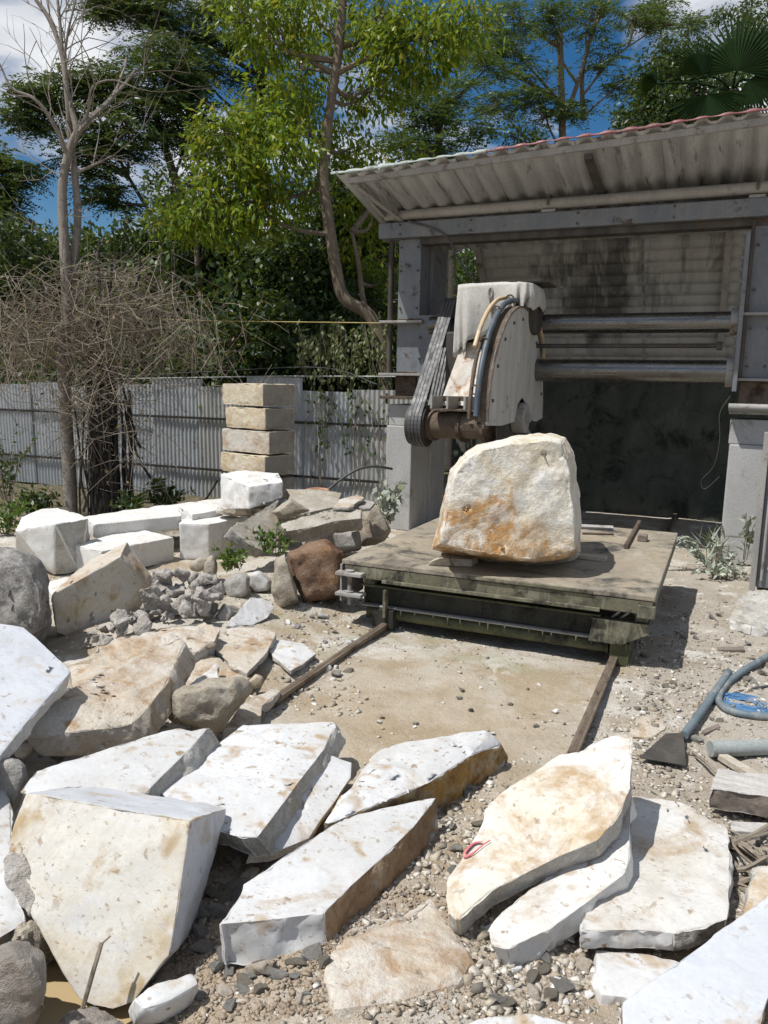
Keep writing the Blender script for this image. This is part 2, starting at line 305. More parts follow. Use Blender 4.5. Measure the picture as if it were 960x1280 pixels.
class MB:
    """collects shapes in world space; build() makes ONE mesh object, origin at its parent (or at its own base)"""
    def __init__(s): s.v = []; s.f = []
    def add(s, V, Fs):
        k = len(s.v); s.v += [tuple(map(float, p)) for p in V]; s.f += [tuple(i+k for i in q) for q in Fs]; return s
    def box(s, x0, x1, y0, y1, z0, z1):
        V = [(x, y, z) for z in (z0, z1) for y in (y0, y1) for x in (x0, x1)]
        return s.add(V, [(0, 2, 3, 1), (4, 5, 7, 6), (0, 1, 5, 4), (2, 6, 7, 3), (0, 4, 6, 2), (1, 3, 7, 5)])
    def prism(s, poly, ext):
        n = len(poly); P = [np.asarray(p, float) for p in poly]; Q = [p+np.asarray(ext) for p in P]
        return s.add(P+Q, [tuple(range(n))[::-1], tuple(range(n, 2*n))]+[(i, (i+1) % n, n+(i+1) % n, n+i) for i in range(n)])
    def tube(s, path, r, n=8, caps=True, flat=1.0):
        P = [np.asarray(p, float) for p in path]; rr = r if isinstance(r, (list, tuple, np.ndarray)) else [r]*len(P)
        V = []; Fs = []; up = np.array([.13, .2, .97]); 
        for i, p in enumerate(P):
            t = (P[min(i+1, len(P)-1)]-P[max(i-1, 0)]); t = t/(np.linalg.norm(t)+1e-9)
            if i == 0:
                if abs(t@up) > .95: up = np.array([1., 0, 0])
                a = np.cross(t, up)
            else: a = a-t*(a@t)
            a = a/(np.linalg.norm(a)+1e-9); b = np.cross(t, a)
            for j in range(n):
                w = 2*math.pi*j/n; V.append(p+rr[i]*(a*math.cos(w)+flat*b*math.sin(w)))
        for i in range(len(P)-1):
            for j in range(n): Fs.append((i*n+j, i*n+(j+1) % n, (i+1)*n+(j+1) % n, (i+1)*n+j))
        if caps: Fs.append(tuple(range(n))[::-1]); Fs.append(tuple(range((len(P)-1)*n, len(P)*n)))
        return s.add(V, Fs)
    def build(s, name, mat, parent=None, smooth=False, bevel=0.0, label=None):
        V = np.array(s.v); org = np.array(parent.matrix_world.translation) if parent is not None else None
        if parent is not None:
            q = parent; org = np.zeros(3)
            while q is not None: org = org+np.array(q.location); q = q.parent
        else: org = np.array([(V[:, 0].min()+V[:, 0].max())/2, (V[:, 1].min()+V[:, 1].max())/2, V[:, 2].min()])
        me = bpy.data.meshes.new(name); me.from_pydata([tuple(p) for p in V-org], [], s.f); me.update()
        if bevel > 0 or smooth:
            bm = bmesh.new(); bm.from_mesh(me)
            bmesh.ops.recalc_face_normals(bm, faces=bm.faces)
            if bevel > 0:
                es = [e for e in bm.edges if len(e.link_faces) == 2 and e.calc_face_angle() > .6]
                bmesh.ops.bevel(bm, geom=es, offset=bevel, segments=2, affect='EDGES', profile=.6, clamp_overlap=True)
            if smooth:
                for f in bm.faces: f.smooth = True
                for e in bm.edges: e.smooth = not (len(e.link_faces) == 2 and e.calc_face_angle() > .7)
            bm.to_mesh(me); bm.free()
        else:
            bm = bmesh.new(); bm.from_mesh(me); bmesh.ops.recalc_face_normals(bm, faces=bm.faces); bm.to_mesh(me); bm.free()
        o = link(name, me, mat, parent, None if parent is not None else tuple(org))
        if label: o['label'] = label
        return o
def box(name, mat, parent, *a, bevel=.004): return MB().box(*a).build(name, mat, parent, bevel=bevel)
def catmull(P, k=6):
    P = [np.asarray(p, float) for p in P]; out = []
    for i in range(len(P)-1):
        a, b, c, d = P[max(i-1, 0)], P[i], P[i+1], P[min(i+2, len(P)-1)]
        for j in range(k):
            t = j/k; out.append(.5*((2*b)+(c-a)*t+(2*a-5*b+4*c-d)*t*t+(-a+3*b-3*c+d)*t**3))
    out.append(P[-1]); return out

# ---------------------------------------------------------------- stones
def refine(bm, Lmax, it=7):
    for _ in range(it):
        bmesh.ops.triangulate(bm, faces=[f for f in bm.faces if len(f.verts) > 3], quad_method='BEAUTY', ngon_method='BEAUTY')
        es = [e for e in bm.edges if e.calc_length() > Lmax]
        if not es: break
        bmesh.ops.subdivide_edges(bm, edges=es, cuts=1, use_grid_fill=False)
    bmesh.ops.triangulate(bm, faces=[f for f in bm.faces if len(f.verts) > 3])
def finish_stone(bm, name, mats, label, cat, group, Lmax, flat, rough, chip, bevel, freq, matfn=None, seed=0, warp=0.0):
    bmesh.ops.recalc_face_normals(bm, faces=bm.faces)
    for f in bm.faces: f.material_index = matfn(f) if matfn else 0
    if bevel > 0:
        es = [e for e in bm.edges if len(e.link_faces) == 2 and e.calc_face_angle() > .35]
        bmesh.ops.bevel(bm, geom=es, offset=bevel, segments=2, affect='EDGES', profile=.5, clamp_overlap=True)
    refine(bm, Lmax); bm.normal_update(); bm.verts.ensure_lookup_table(); bm.verts.index_update()
    P = np.array([v.co[:] for v in bm.verts]); N = np.array([v.normal[:] for v in bm.verts])
    amp = np.array([max((rough if f.material_index else flat) for f in v.link_faces) if v.link_faces else 0 for v in bm.verts])
    amn = np.array([min((rough if f.material_index else flat) for f in v.link_faces) if v.link_faces else 0 for v in bm.verts])
    amp = .5*(amp+amn)
    edge = np.array([1.0 if any(len(e.link_faces) == 2 and e.calc_face_angle() > .28 for e in v.link_edges) else 0.0 for v in bm.verts])
    E_ = np.array([[e.verts[0].index, e.verts[1].index] for e in bm.edges])
    for _ in range(2):
        acc = edge.copy(); cnt = np.ones(len(edge)); np.add.at(acc, E_[:, 0], edge[E_[:, 1]]); np.add.at(acc, E_[:, 1], edge[E_[:, 0]]); np.add.at(cnt, E_[:, 0], 1); np.add.at(cnt, E_[:, 1], 1); edge = acc/cnt
    edge = np.clip(edge*1.6, 0, 1)
    q = P+seed*3.7
    d = amp*(fbm(q*freq, 4, .55))-edge*chip*(np.clip(fbm(q*freq*2.2+9, 3, .6)+.1, 0, 2)+1.6*np.clip(vnoise(q*5.5+31)-.35, 0, 1))
    P2 = P+N*d[:, None]
    if warp > 0:
        P2 = P2+warp*np.stack([vnoise(q*freq*.35+5), vnoise(q*freq*.35+25), vnoise(q*freq*.35+45)], 1)
    org = np.array([(P2[:, 0].min()+P2[:, 0].max())/2, (P2[:, 1].min()+P2[:, 1].max())/2, P2[:, 2].min()])
    for v, p in zip(bm.verts, P2-org): v.co = p
    bm.normal_update()
    for f in bm.faces: f.smooth = True
    for e in bm.edges: e.smooth = not (len(e.link_faces) == 2 and e.calc_face_angle() > .55)
    me = bpy.data.meshes.new(name); bm.to_mesh(me); bm.free()
    o = link(name, me, mats, None, tuple(org)); tag(o, label, cat, group); return o
_sd = [0]
def unit(v): return v/(np.linalg.norm(v, axis=-1, keepdims=True)+1e-9)
def plane_from(anch):
    a, b, c = [atz(*q) for q in anch]; n = np.cross(b-a, c-a); n /= np.linalg.norm(n)
    if n@(EYEP-a) < 0: n = -n
    return a, n
def slab(name, label, outline, anch, thick, mats=('marble', 'marble_rough'), ext=None, cat='stone slab', group=None, Lmax=.024, flat=.0025, rough=.016, chip=.009, bevel=.003, freq=10, warp=.0, side=None, taper=0.0):
    """a broken slab: its upper face follows the outline on the plane of three points of known height, its body goes down by thick"""
    _sd[0] += 1
    a, n = plane_from(anch); top = []
    for (x, y) in outline:
        d = ray(x, y); top.append(EYEP+d*((a-EYEP)@n)/(d@n))
    e = np.asarray(ext, float) if ext is not None else -n*thick
    cen = sum(top)/len(top); bm = bmesh.new()
    vt = [bm.verts.new(p) for p in top]; vb = [bm.verts.new(p+e+(cen-p)*taper) for p in top]; m = len(top)
    bm.faces.new(vt); bm.faces.new(vb[::-1])
    for i in range(m): bm.faces.new((vt[(i+1) % m], vt[i], vb[i], vb[(i+1) % m]))
    def fn(f):
        if abs(Vector(n).dot(f.normal)) > .85: return 0
        if side: return side(f, f.calc_center_median())
        return 1
    return finish_stone(bm, name, list(mats), label, cat, group, Lmax, flat, rough, chip, bevel, freq, fn, _sd[0], warp)
def hull(name, label, pts, mats=('marble',), cat='stone block', group=None, Lmax=.04, flat=.006, rough=.02, chip=.012, bevel=.008, freq=8, warp=0., matfn=None):
    _sd[0] += 1
    bm = bmesh.new(); vs = [bm.verts.new(tuple(p)) for p in pts]
    r = bmesh.ops.convex_hull(bm, input=vs)
    junk = [g for g in r['geom_interior'] if isinstance(g, bmesh.types.BMVert)]+[g for g in r['geom_unused'] if isinstance(g, bmesh.types.BMVert)]
    if junk: bmesh.ops.delete(bm, geom=list(set(junk)), context='VERTS')
    bmesh.ops.dissolve_limit(bm, angle_limit=.06, verts=bm.verts, edges=bm.edges)
    return finish_stone(bm, name, list(mats), label, cat, group, Lmax, flat, rough, chip, bevel, freq, matfn, _sd[0], warp)
def boulder(name, label, outline, base, depth, mats=('rock_grey',), shrink=.72, cat='rock', group=None, Lmax=.045, rough=.035, freq=7, bevel=.03, zb=0.0, warp=.02, D=None, chip=.0):
    """a rock whose silhouette follows the outline, with a body before and behind its widest section"""
    D = D or dep(atz(base[0], base[1], zb)); o = np.array(outline, float); c = o.mean(0); pts = []
    for (x, y) in o: pts.append(atd(x, y, D))
    for k, dd in ((shrink, -.5), (shrink, .5)):
        for (x, y) in o: q = c+(np.array((x, y))-c)*k; pts.append(atd(q[0], q[1], D+dd*depth))
    return hull(name, label, pts, mats, cat, group, Lmax, rough, rough, chip, bevel, freq, warp)
def cutblock(name, label, top, corner, mats=('marble_cut',), zb=0.0, cat='stone block', group=None, ht=None, **k):
    """a sawn block: corner=(x, y_top, y_bottom) of its nearest vertical edge, standing at height zb; top = corners of its upper face"""
    b = atz(corner[0], corner[2], zb); 
    d = ray(corner[0], corner[1]); s = np.linalg.norm(b[:2])/np.linalg.norm(d[:2]); zt = EYE+d[2]*s
    T = [atz(x, y, zt) for x, y in top]; B = [np.array([p[0], p[1], zb]) for p in T]
    return hull(name, label, T+B, mats, cat, group, **k)

# ================================================================ SETTING
def gheight(X, Y):
    X = np.asarray(X, float); Y = np.asarray(Y, float); p = np.stack([X, Y, X*0], -1).reshape(-1, 3)
    n = (fbm(p*.9, 3)*.035+fbm(p*4.2+7, 3)*.014+np.abs(fbm(p*13+3, 3, .6))*.010).reshape(X.shape)
    inside = np.clip((X+2.05)/.15, 0, 1)*np.clip((-.42-X)/.15, 0, 1)*np.clip((Y-2.9)/.4, 0, 1)
    h = n*(1-.72*inside)
    h = h+.16*np.exp(-(((X+3.0)/.9)**2+((Y-3.9)/1.0)**2))+.10*np.exp(-(((X+3.3)/.8)**2+((Y-5.6)/.8)**2))
    h = h+.05*np.exp(-(((X+.95)/.35)**2+((Y-1.75)/.25)**2))
    h = h-.13*np.exp(-(((X+1.52)/.20)**2+((Y-1.36)/.22)**2))
    far = np.clip((np.hypot(X, Y-5)-12)/20, 0, 1); return h*(1-far)-.03*0
def axis(a, b, st, far):
    m = np.arange(a, b+st/2, st); o = []; s = st; x = b
    while x < far: s *= 1.22; x += s; o.append(x)
    lo = []; s = st; x = a
    while x > -far: s *= 1.22; x -= s; lo.append(x)
    return np.array(lo[::-1]+list(m)+o)
gx, gy = axis(-7.0, 2.0, .03, 500), axis(.9, 8.8, .03, 500)
GX, GY = np.meshgrid(gx, gy, indexing='xy'); GZ = gheight(GX, GY)
nx, ny = len(gx), len(gy); ii = (np.arange(ny-1)[:, None]*nx+np.arange(nx-1)[None, :]).ravel()
gm = big_mesh('ground', np.stack([GX.ravel(), GY.ravel(), GZ.ravel()], 1), np.stack([ii, ii+1, ii+nx+1, ii+nx], 1), True)
n = NT('dusty quarry yard soil'); v = n.coord(False)
sx = n.n('ShaderNodeSeparateXYZ'); n.l(v, sx.inputs[0]); X_, Y_ = sx.outputs[0], sx.outputs[1]
wob = n.mul(n.ramp(n.noise(v, 2.2, 4, .65), .2, .8, -.45, .45), X_, 'ADD')
dust, tan, grav, dark = (.51, .475, .415), (.37, .30, .21), (.37, .33, .275), (.20, .165, .125)
c = n.mix(n.ramp(n.noise(v, 1.7, 4, .7, .3), .42, .58), tan, dust)
right = n.ramp(wob, -.55, -.25); c = n.mix(n.mul(right, .75), c, grav)
near = n.mul(n.ramp(Y_, 2.7, 2.1), n.ramp(n.noise(v, 2.8, 4), .35, .6)); c = n.mix(n.mul(near, .9), c, (.345, .265, .18))
c = n.mix(n.mul(n.ramp(n.noise(v, 6.5, 4, .7, .4), .56, .72), .6), c, dark)
c = n.mix(n.mul(n.ramp(n.noise(v, 3.1, 4, .72, .4), .56, .66), .7), c, (.66, .64, .59))
c = n.mix(n.mul(n.ramp(n.noise(v, 55, 4, .7), .56, .68), .6), c, (.56, .52, .45))
c = n.mix(n.mul(n.ramp(n.noise(v, 70, 3, .7), .6, .7), .6), c, (.10, .085, .07))
mudp = n.mul(n.mul(n.ramp(X_, -2.0, -1.7), n.ramp(X_, -.45, -.75)), n.mul(n.ramp(Y_, 2.7, 3.1), n.ramp(n.mul(n.ramp(n.noise(v, 2.6, 4, .7), .2, .8, -.6, .6), Y_, 'ADD'), 4.5, 3.7))); c = n.mix(n.mul(mudp, .62), c, n.mix(n.ramp(n.noise(v, 5, 4, .7), .38, .62), (.34, .255, .155), (.42, .34, .235)))
moss = n.mul(n.mul(n.ramp(Y_, 3.6, 4.4), n.ramp(Y_, 5.4, 4.8)), n.mul(n.ramp(n.noise(v, 2.6, 4, .7), .5, .64), n.ramp(wob, -.5, -.8)))
c = n.mix(n.mul(moss, .45), c, (.25, .26, .13))
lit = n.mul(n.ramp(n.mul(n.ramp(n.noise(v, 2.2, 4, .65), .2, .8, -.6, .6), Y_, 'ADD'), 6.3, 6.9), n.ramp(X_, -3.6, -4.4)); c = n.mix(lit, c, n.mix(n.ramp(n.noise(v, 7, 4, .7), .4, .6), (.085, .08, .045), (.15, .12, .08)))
n.color(c); n.rough(n.ramp(n.noise(v, 8, 4), .3, .7, .75, .98))
n.bump(n.mul(n.noise(v, 34, 5, .8), 0.0, 'ADD'), .8, .024); n.b.inputs['Specular IOR Level'].default_value = .2
tag(link('ground', gm, n.m), kind='structure')

# puddle of slurry water beside the big block
n = NT('milky puddle water'); n.color((.40, .305, .17)); n.rough(.06); n.b.inputs['Specular IOR Level'].default_value = .5
pc = atz(78, 1240, 0); ang = np.linspace(0, 2*math.pi, 29)[:-1]
MB().add([(pc[0]+.30*math.cos(a)*(1+.1*math.sin(3*a)), pc[1]+.30*math.sin(a), -.028) for a in ang], [tuple(range(28))]).build('puddle', n.m)
tag(bpy.data.objects['puddle'], kind='structure')

# gravel: nobody could count it
ICO_V = []; 
_b = bmesh.new(); bmesh.ops.create_cube(_b, size=1.25); bmesh.ops.triangulate(_b, faces=_b.faces[:]); _b.verts.index_update(); ICO_V = np.array([v.co[:] for v in _b.verts]); ICO_F = np.array([[v.index for v in f.verts] for f in _b.faces]); _b.free()
def scatter(name, label, n_, sampler, smin, smax, mat, cat='gravel', expo=2.2, flatz=.6):
    XY = sampler(n_); n_ = len(XY); s = smin+(smax-smin)*rng.random(n_)**expo
    Z = gheight(XY[:, 0], XY[:, 1]); sc = s[:, None]*rng.uniform(.6, 1.15, (n_, 3)); sc[:, 2] *= flatz/.9
    A = rng.uniform(0, 6.28, n_); ca, sa = np.cos(A), np.sin(A)
    jit = 1+rng.uniform(-.6, .3, (n_, len(ICO_V), 3)); tl = rng.normal(size=(n_, 1, 3))*.45; P = (ICO_V[None]*jit+tl*(ICO_V[None]@np.array([.3, .5, .8]))[..., None])*sc[:, None, :]
    Q = np.stack([P[..., 0]*ca[:, None]-P[..., 1]*sa[:, None], P[..., 0]*sa[:, None]+P[..., 1]*ca[:, None], P[..., 2]], -1)
    Q = Q+np.stack([XY[:, 0], XY[:, 1], Z+sc[:, 2]*.12], 1)[:, None, :]
    Fs = (ICO_F[None]+(np.arange(n_)*len(ICO_V))[:, None, None]).reshape(-1, 3)
    return tag(link(name, big_mesh(name, Q.reshape(-1, 3), Fs), mat), label, cat, kind='stuff')
n = NT('mixed gravel'); g = n.n('ShaderNodeNewGeometry'); rp = g.outputs['Random Per Island']
cr = n.n('ShaderNodeValToRGB'); cr.color_ramp.interpolation = 'LINEAR'
for pos, col in ((0, (.12, .11, .10)), (.12, (.26, .22, .17)), (.4, (.38, .325, .25)), (.7, (.47, .42, .345)), (.93, (.57, .54, .48)), (1, (.66, .64, .60))):
    e = cr.color_ramp.elements.new(pos) if 0 < pos < 1 else cr.color_ramp.elements[0 if pos == 0 else -1]; e.color = (*col, 1)
n.l(rp, cr.inputs[0]); v = n.coord(False); o_ = n.n('ShaderNodeVectorMath', operation='SCALE'); n.l(cr.outputs[0], o_.inputs[0]); n.l(n.ramp(n.noise(v, 90, 4), .3, .7, .8, 1.15), o_.inputs['Scale'])
n.color(o_.outputs[0]); n.rough(.85); n.bump(n.noise(v, 160, 4, .7), .4, .004); MAT['gravel'] = n.m
n = NT('crumbly soil'); v = n.coord(False); n.color(n.mix(n.ramp(n.noise(v, 9, 4), .35, .65), (.26, .20, .145), (.37, .30, .22))); n.rough(.95); n.bump(n.noise(v, 120, 4, .7), .5, .006); MAT['soil'] = n.m
def samp(n_):
    m = n_*3; D = 1.3+7.5*rng.random(m)**1.55; X = -D*1.35+rng.random(m)*D*1.85-.2
    k = vnoise(np.stack([X*1.4, D*1.4, X*0+4], 1)); keep = ~((X > -1.9) & (X < -.55) & (D > 3.0) & (rng.random(m) < .72)) & ~((k < .0) & (rng.random(m) < .85))
    return np.stack([X, D], 1)[keep][:n_]
scatter('gravel', 'loose mixed gravel and stone chips spread over the yard', 50000, samp, .0022, .016, 'gravel', expo=3.6)
def box_samp(x0, x1, y0, y1):
    def f(n_): return np.array([atz(rng.uniform(x0, x1), rng.uniform(y0, y1), 0)[:2] for _ in range(n_)])
    return f
def multi(*bs):
    def f(n_): return np.concatenate([box_samp(*b)(n_//len(bs)) for b in bs])
    return f
scatter('soil_crumbs', 'crumbly brown soil lumps between the front slabs', 8000, multi((220, 420, 1180, 1290), (220, 330, 1050, 1220), (380, 620, 1130, 1290)), .002, .013, 'soil', 'soil', 3.0)
scatter('stone_chips', 'small pale stone chips in the gaps between slabs and rails', 3600, multi((350, 450, 750, 900), (520, 640, 980, 1110), (580, 740, 1160, 1280), (770, 880, 840, 1000), (800, 960, 780, 900), (880, 960, 1000, 1130)), .004, .026, 'gravel', 'stone chips', 3.0)

# ================================================================ RAILS AND CART
XL, XR, DX0, DX1, DY0, DY1, DZ = -1.97, -.49, -2.28, -.28, 4.55, 6.78, .49
for X, y0, lab in ((XL, 3.0, 'rusty steel rail left of the stone cart, ending at a muddy boulder'), (XR, 3.25, 'rusty steel rail right of the stone cart, ending behind a cream slab')):
    b = MB()
    prof = [(-.034, .0), (-.034, .012), (-.010, .02), (-.010, .062), (-.022, .07), (-.022, .092), (.022, .092), (.022, .07), (.010, .062), (.010, .02), (.034, .012), (.034, 0)]
    b.prism([(X+p[0], y0, p[1]-.012) for p in prof], (0, 11.0-y0, 0))
    ro = tag(b.build('rail', 'rail_steel', None), lab, 'rail', 'rails of the stone cart')
    MB().box(X-.009, X+.009, y0+.01, 10.9, .0802, .0816).build('running_strip', 'steel_rust', ro)

cart = empty('stone_cart', ((DX0+DX1)/2, (DY0+DY1)/2, 0), 'mossy steel rail cart with a tan deck plate carrying the raw boulder', 'cart')
bm = MB(); bm.box(DX0, DX1, DY0, DY1, DZ-.03, DZ); bm.build('deck_plate', 'deck', cart, bevel=.004)
box('front_edge_beam', 'moss_steel', cart, DX0+.02, DX1-.01, DY0+.004, DY0+.06, DZ-.115, DZ-.033, bevel=.005)
box('rear_edge_beam', 'moss_steel', cart, DX0+.02, DX1-.02, DY1-.08, DY1-.004, DZ-.115, DZ-.033)
for X in (DX0+.004, DX1-.064): box('side_edge_beam', 'moss_steel', cart, X, X+.06, DY0+.07, DY1-.09, DZ-.11, DZ-.033)
box('edge_strip', 'moss_steel', cart, DX0+.85, DX1-.35, DY0-.008, DY0+.002, DZ-.028, DZ-.006)
box('lower_lip', 'moss_steel', cart, DX0+.3, DX1-.3, DY0-.014, DY0+.002, DZ-.128, DZ-.104)
# lower carriage
box('carriage_beam', 'wet_black', cart, DX0+.12, DX1-.30, DY0+.10, DY0+.22, .185, .315, bevel=.008)
box('carriage_top_flange', 'moss_green', cart, DX0+.12, DX1-.30, DY0+.04, DY0+.30, .317, .33)
box('carriage_bottom_flange', 'steel_dusty', cart, DX0+.12, DX1-.30, DY0+.06, DY0+.24, .172, .183)
MB().tube([(DX0+.15, DY0+.12, .125), (DX1-.25, DY0+.12, .125)], .042, 14).build('axle_pipe', 'moss_green', cart, smooth=True)
box('carriage_beam', 'wet_black', cart, DX0+.12, DX1-.15, DY1-.35, DY1-.22, .17, .315)
for X in (DX0+.10, -1.62, -.95, DX1-.22): box('cross_member', 'wet_black', cart, X, X+.09, DY0+.31, DY1-.36, .2, .312)
# corner posts and gussets
b = MB(); gz = .30
b.prism([(DX1-.34, DY0+.03, .31), (DX1-.02, DY0+.03, .31), (DX1-.02, DY0+.03, .25), (DX1-.17, DY0+.03, .165), (DX1-.36, DY0+.03, .165)], (0, .02, 0)); b.build('gusset', 'moss_steel', cart, bevel=.004)
b = MB(); b.box(DX1-.36, DX1-.02, DY0+.051, DY0+.22, .296, .309); b.build('gusset_flange', 'moss_steel', cart)
box('corner_post', 'moss_steel', cart, DX1-.105, DX1-.035, DY0+.06, DY0+.14, .311, DZ-.117)
box('corner_block', 'moss_steel', cart, DX1-.09, DX1+.005, DY0-.008, DY0+.10, DZ-.135, DZ-.06)
box('wheel_box', 'moss_green', cart, DX1-.235, DX1-.125, DY0+.06, DY0+.34, .03, .164)
for dx in (.14, .19): MB().tube([(DX1-dx, DY0+.03, DZ-.12), (DX1-dx-.05, DY0+.10, .31)], .007, 6).build('tie_rod', 'steel_dusty', cart)
for dz in (DZ-.075, DZ-.215):
    b = MB(); b.box(DX0-.02, DX0+.17, DY0-.06, DY0+.03, dz-.022, dz); pl = b.build('bracket_plate', 'steel_dusty', cart, bevel=.003)
    MB().tube([(DX0+.07, DY0-.02, dz-.03), (DX0+.07, DY0-.02, dz+.012)], .03, 12).build('pin_boss', 'steel_dusty', cart)
box('corner_panel', 'steel_dusty', cart, DX0-.012, DX0+.002, DY0+.0, DY0+.35, .20, DZ-.034)
MB().tube([(DX0+.07, DY0-.02, DZ-.30), (DX0+.07, DY0-.02, DZ-.10)], .014, 8).build('corner_pin', 'steel_dusty', cart)
box('corner_post', 'moss_steel', cart, DX0+.14, DX0+.22, DY0+.05, DY0+.14, .311, DZ-.117)
box('wheel_box', 'wet_black', cart, DX0+.22, DX0+.37, DY0+.03, DY0+.36, .045, .171)
box('jack_bracket', 'moss_steel', cart, DX0+.30, DX0+.32, DY0+.01, DY0+.06, .12, .31)
for X in (XL, XR):
    for Y in (DY0+.22, DY1-.35):
        w = MB().tube([(X-.035, Y, .165), (X+.035, Y, .165)], .085, 20).build('wheel', 'steel_rust', cart, smooth=True)
        MB().tube([(X-.05, Y, .165), (X-.037, Y, .165)], .10, 20).build('flange', 'steel_rust', w)
for k in range(16):
    X = DX0+.35+k*.1+rnd.uniform(-.04, .04); h = rnd.uniform(.015, .05)
    MB().tube([(X, DY0+.055+.0, .172), (X+rnd.uniform(-.004, .004), DY0+.055, .172-h)], [.006, .001], 5).build('slime_drip', 'moss_steel', cart)

# the boulder being sawn
boulder('raw_boulder', 'large raw marble boulder with orange stains sitting on the cart deck',
        [(596, 556), (640, 546), (688, 541), (708, 546), (719, 570), (722, 610), (726, 655), (726, 692), (712, 703), (672, 708), (610, 701), (561, 692), (541, 686), (546, 660), (553, 620), (563, 588), (578, 568)],
        None, .95, ('big_rock',), shrink=.90, cat='boulder', Lmax=.022, rough=.014, freq=6.5, bevel=.010, warp=.004, D=5.23, chip=.026)
def deck_px(x, y): return atz(x, y, DZ)
p, q = deck_px(782, 686), deck_px(799, 655)
b = MB().tube([p+(0, 0, .02), q+(0, 0, .02)], .018, 8); h = tag(b.build('pry_bar', 'steel_rust', None, True), 'short rusty steel bar lying on the cart deck near its back edge', 'bar')
p = deck_px(803, 676); tag(MB().box(p[0]-.035, p[0]+.035, p[1]-.05, p[1]+.05, DZ+.001, DZ+.05).build('wooden_stub', 'wood_dark', None, bevel=.006), 'small dark wooden stub beside the steel bar on the cart', 'wood stub')
for (x0, y0, x1, y1, r, lab) in ((726, 661, 766, 663, .02, 'grey rod lying behind the boulder on the cart deck'), (728, 668, 767, 669, .009, 'thin dark rod in front of the grey rod on the deck')):
    tag(MB().tube([deck_px(x0, y0)+(0, 0, r), deck_px(x1, y1)+(0, 0, r)], r, 7).build('rod', 'wood_grey' if r > .01 else 'steel_rust', None, True), lab, 'rod')
p = deck_px(741, 700); tag(MB().prism([p+(-.09, -.03, .002), p+(.09, -.03, .002), p+(.09, .05, .002), p+(-.09, .05, .002)], (0, 0, .03)).build('wood_chip', 'wood', None, bevel=.004), 'small wood chip right of the boulder base', 'wood chip')
a0, a1 = deck_px(534, 708), deck_px(590, 709)
tag(MB().prism([a0+(0, .02, .002), a1+(0, .0, .002), a1+(0, 0, .05), a0+(.08, .02, .06), a0+(0, .02, .022)], (0, .14, 0)).build('wooden_wedge', 'wood', None, bevel=.005), 'pale wooden wedge pushed under the front of the boulder', 'wedge')

# ================================================================ STONE SAW
PY = 8.2
saw = empty('stone_saw', (-1.7, PY+.3, 0), 'large grey gantry stone saw with polished guide cylinders on cement footings', 'stone saw')
def part(bm, name, mat, smooth=False, bevel=.005, parent=None): return bm.build(name, mat, parent or saw, smooth=smooth, bevel=bevel)
part(MB().box(-3.53, -3.22, PY-.06, PY+.52, 0, 1.20), 'footing', 'concrete', bevel=.012)
part(MB().box(-3.51, -3.24, PY-.04, PY+.50, 1.203, 1.44), 'footing_cap', 'concrete', bevel=.01)
part(MB().box(-3.50, -3.20, PY+.523, PY+1.05, 0, 1.40), 'rear_footing', 'concrete', bevel=.012)
part(MB().box(-3.60, -3.13, PY-.12, PY+.55, 1.50, 1.535), 'base_plate', 'steel_rust')
for X in (-3.54, -3.2): part(MB().tube([(X, PY-.05, 1.443), (X, PY-.05, 1.56)], .014, 6), 'anchor_bolt', 'steel_rust', bevel=0)
part(MB().box(-3.46, -3.21, PY, PY+.28, 1.537, 1.757), 'column_foot', 'steel_rust')
part(MB().box(-3.45, -3.19, PY, PY+.26, 1.79, 3.235), 'column', 'steel_paint')
part(MB().box(-3.40, -3.16, PY+.30, PY+.78, 1.537, 3.20), 'rear_column', 'steel_paint')
for z in (2.335, 1.76): part(MB().box(-3.63, -3.12, PY-.10, PY+.27, z, z+.028), 'column_plate', 'steel_dusty')
part(MB().box(-3.19, -2.93, PY-.03, PY+.05, 1.70, 2.42), 'slide_plate', 'steel_paint', bevel=.02)
part(MB().tube([(-3.56, PY+.05, 3.22), (-3.56, PY+.05, 1.79)], .032, 10), 'lift_screw', 'steel_dark', True, 0)
part(MB().box(.06, .62, PY-.06, PY+.6, 0, 1.16), 'footing', 'concrete', bevel=.012)
part(MB().box(.05, .58, PY-.04, PY+.58, 1.163, 1.40), 'footing_cap', 'concrete', bevel=.01)
part(MB().box(0.03, .66, PY-.14, PY+.6, 1.45, 1.49), 'base_plate', 'steel_dusty')
part(MB().tube([(.02, PY-.17, 1.515), (.7, PY-.17, 1.515)], .035, 10), 'plate_pipe', 'steel_dusty', True, 0)
part(MB().box(.10, .55, PY, PY+.4, 1.49, 1.757), 'column_foot', 'steel_rust')
part(MB().box(.11, .56, PY, PY+.4, 1.79, 3.235), 'column', 'steel_paint')
for z in (2.36, 1.76): part(MB().box(.02, .62, PY-.12, PY+.42, z, z+.026), 'column_plate', 'steel_dusty')
part(MB().box(.035, .075, PY-.16, PY+.06, 1.66, 3.10), 'end_plate', 'steel_paint')
part(MB().box(.078, .108, PY-.10, PY-.05, 1.79, 3.2), 'column_web', 'steel_dark')
part(MB().box(-3.66, 1.2, PY-.10, PY+.16, 3.238, 3.40), 'gantry_beam', 'steel_paint', bevel=.012)
part(MB().box(-3.20, 1.2, PY-.02, PY+.14, 3.17, 3.2375), 'beam_lower_flange', 'steel_dark')
part(MB().tube([(-3.60, PY-.04, 3.48), (1.2, PY-.04, 3.50)], .055, 14), 'water_pipe', 'steel_dusty', True, 0)
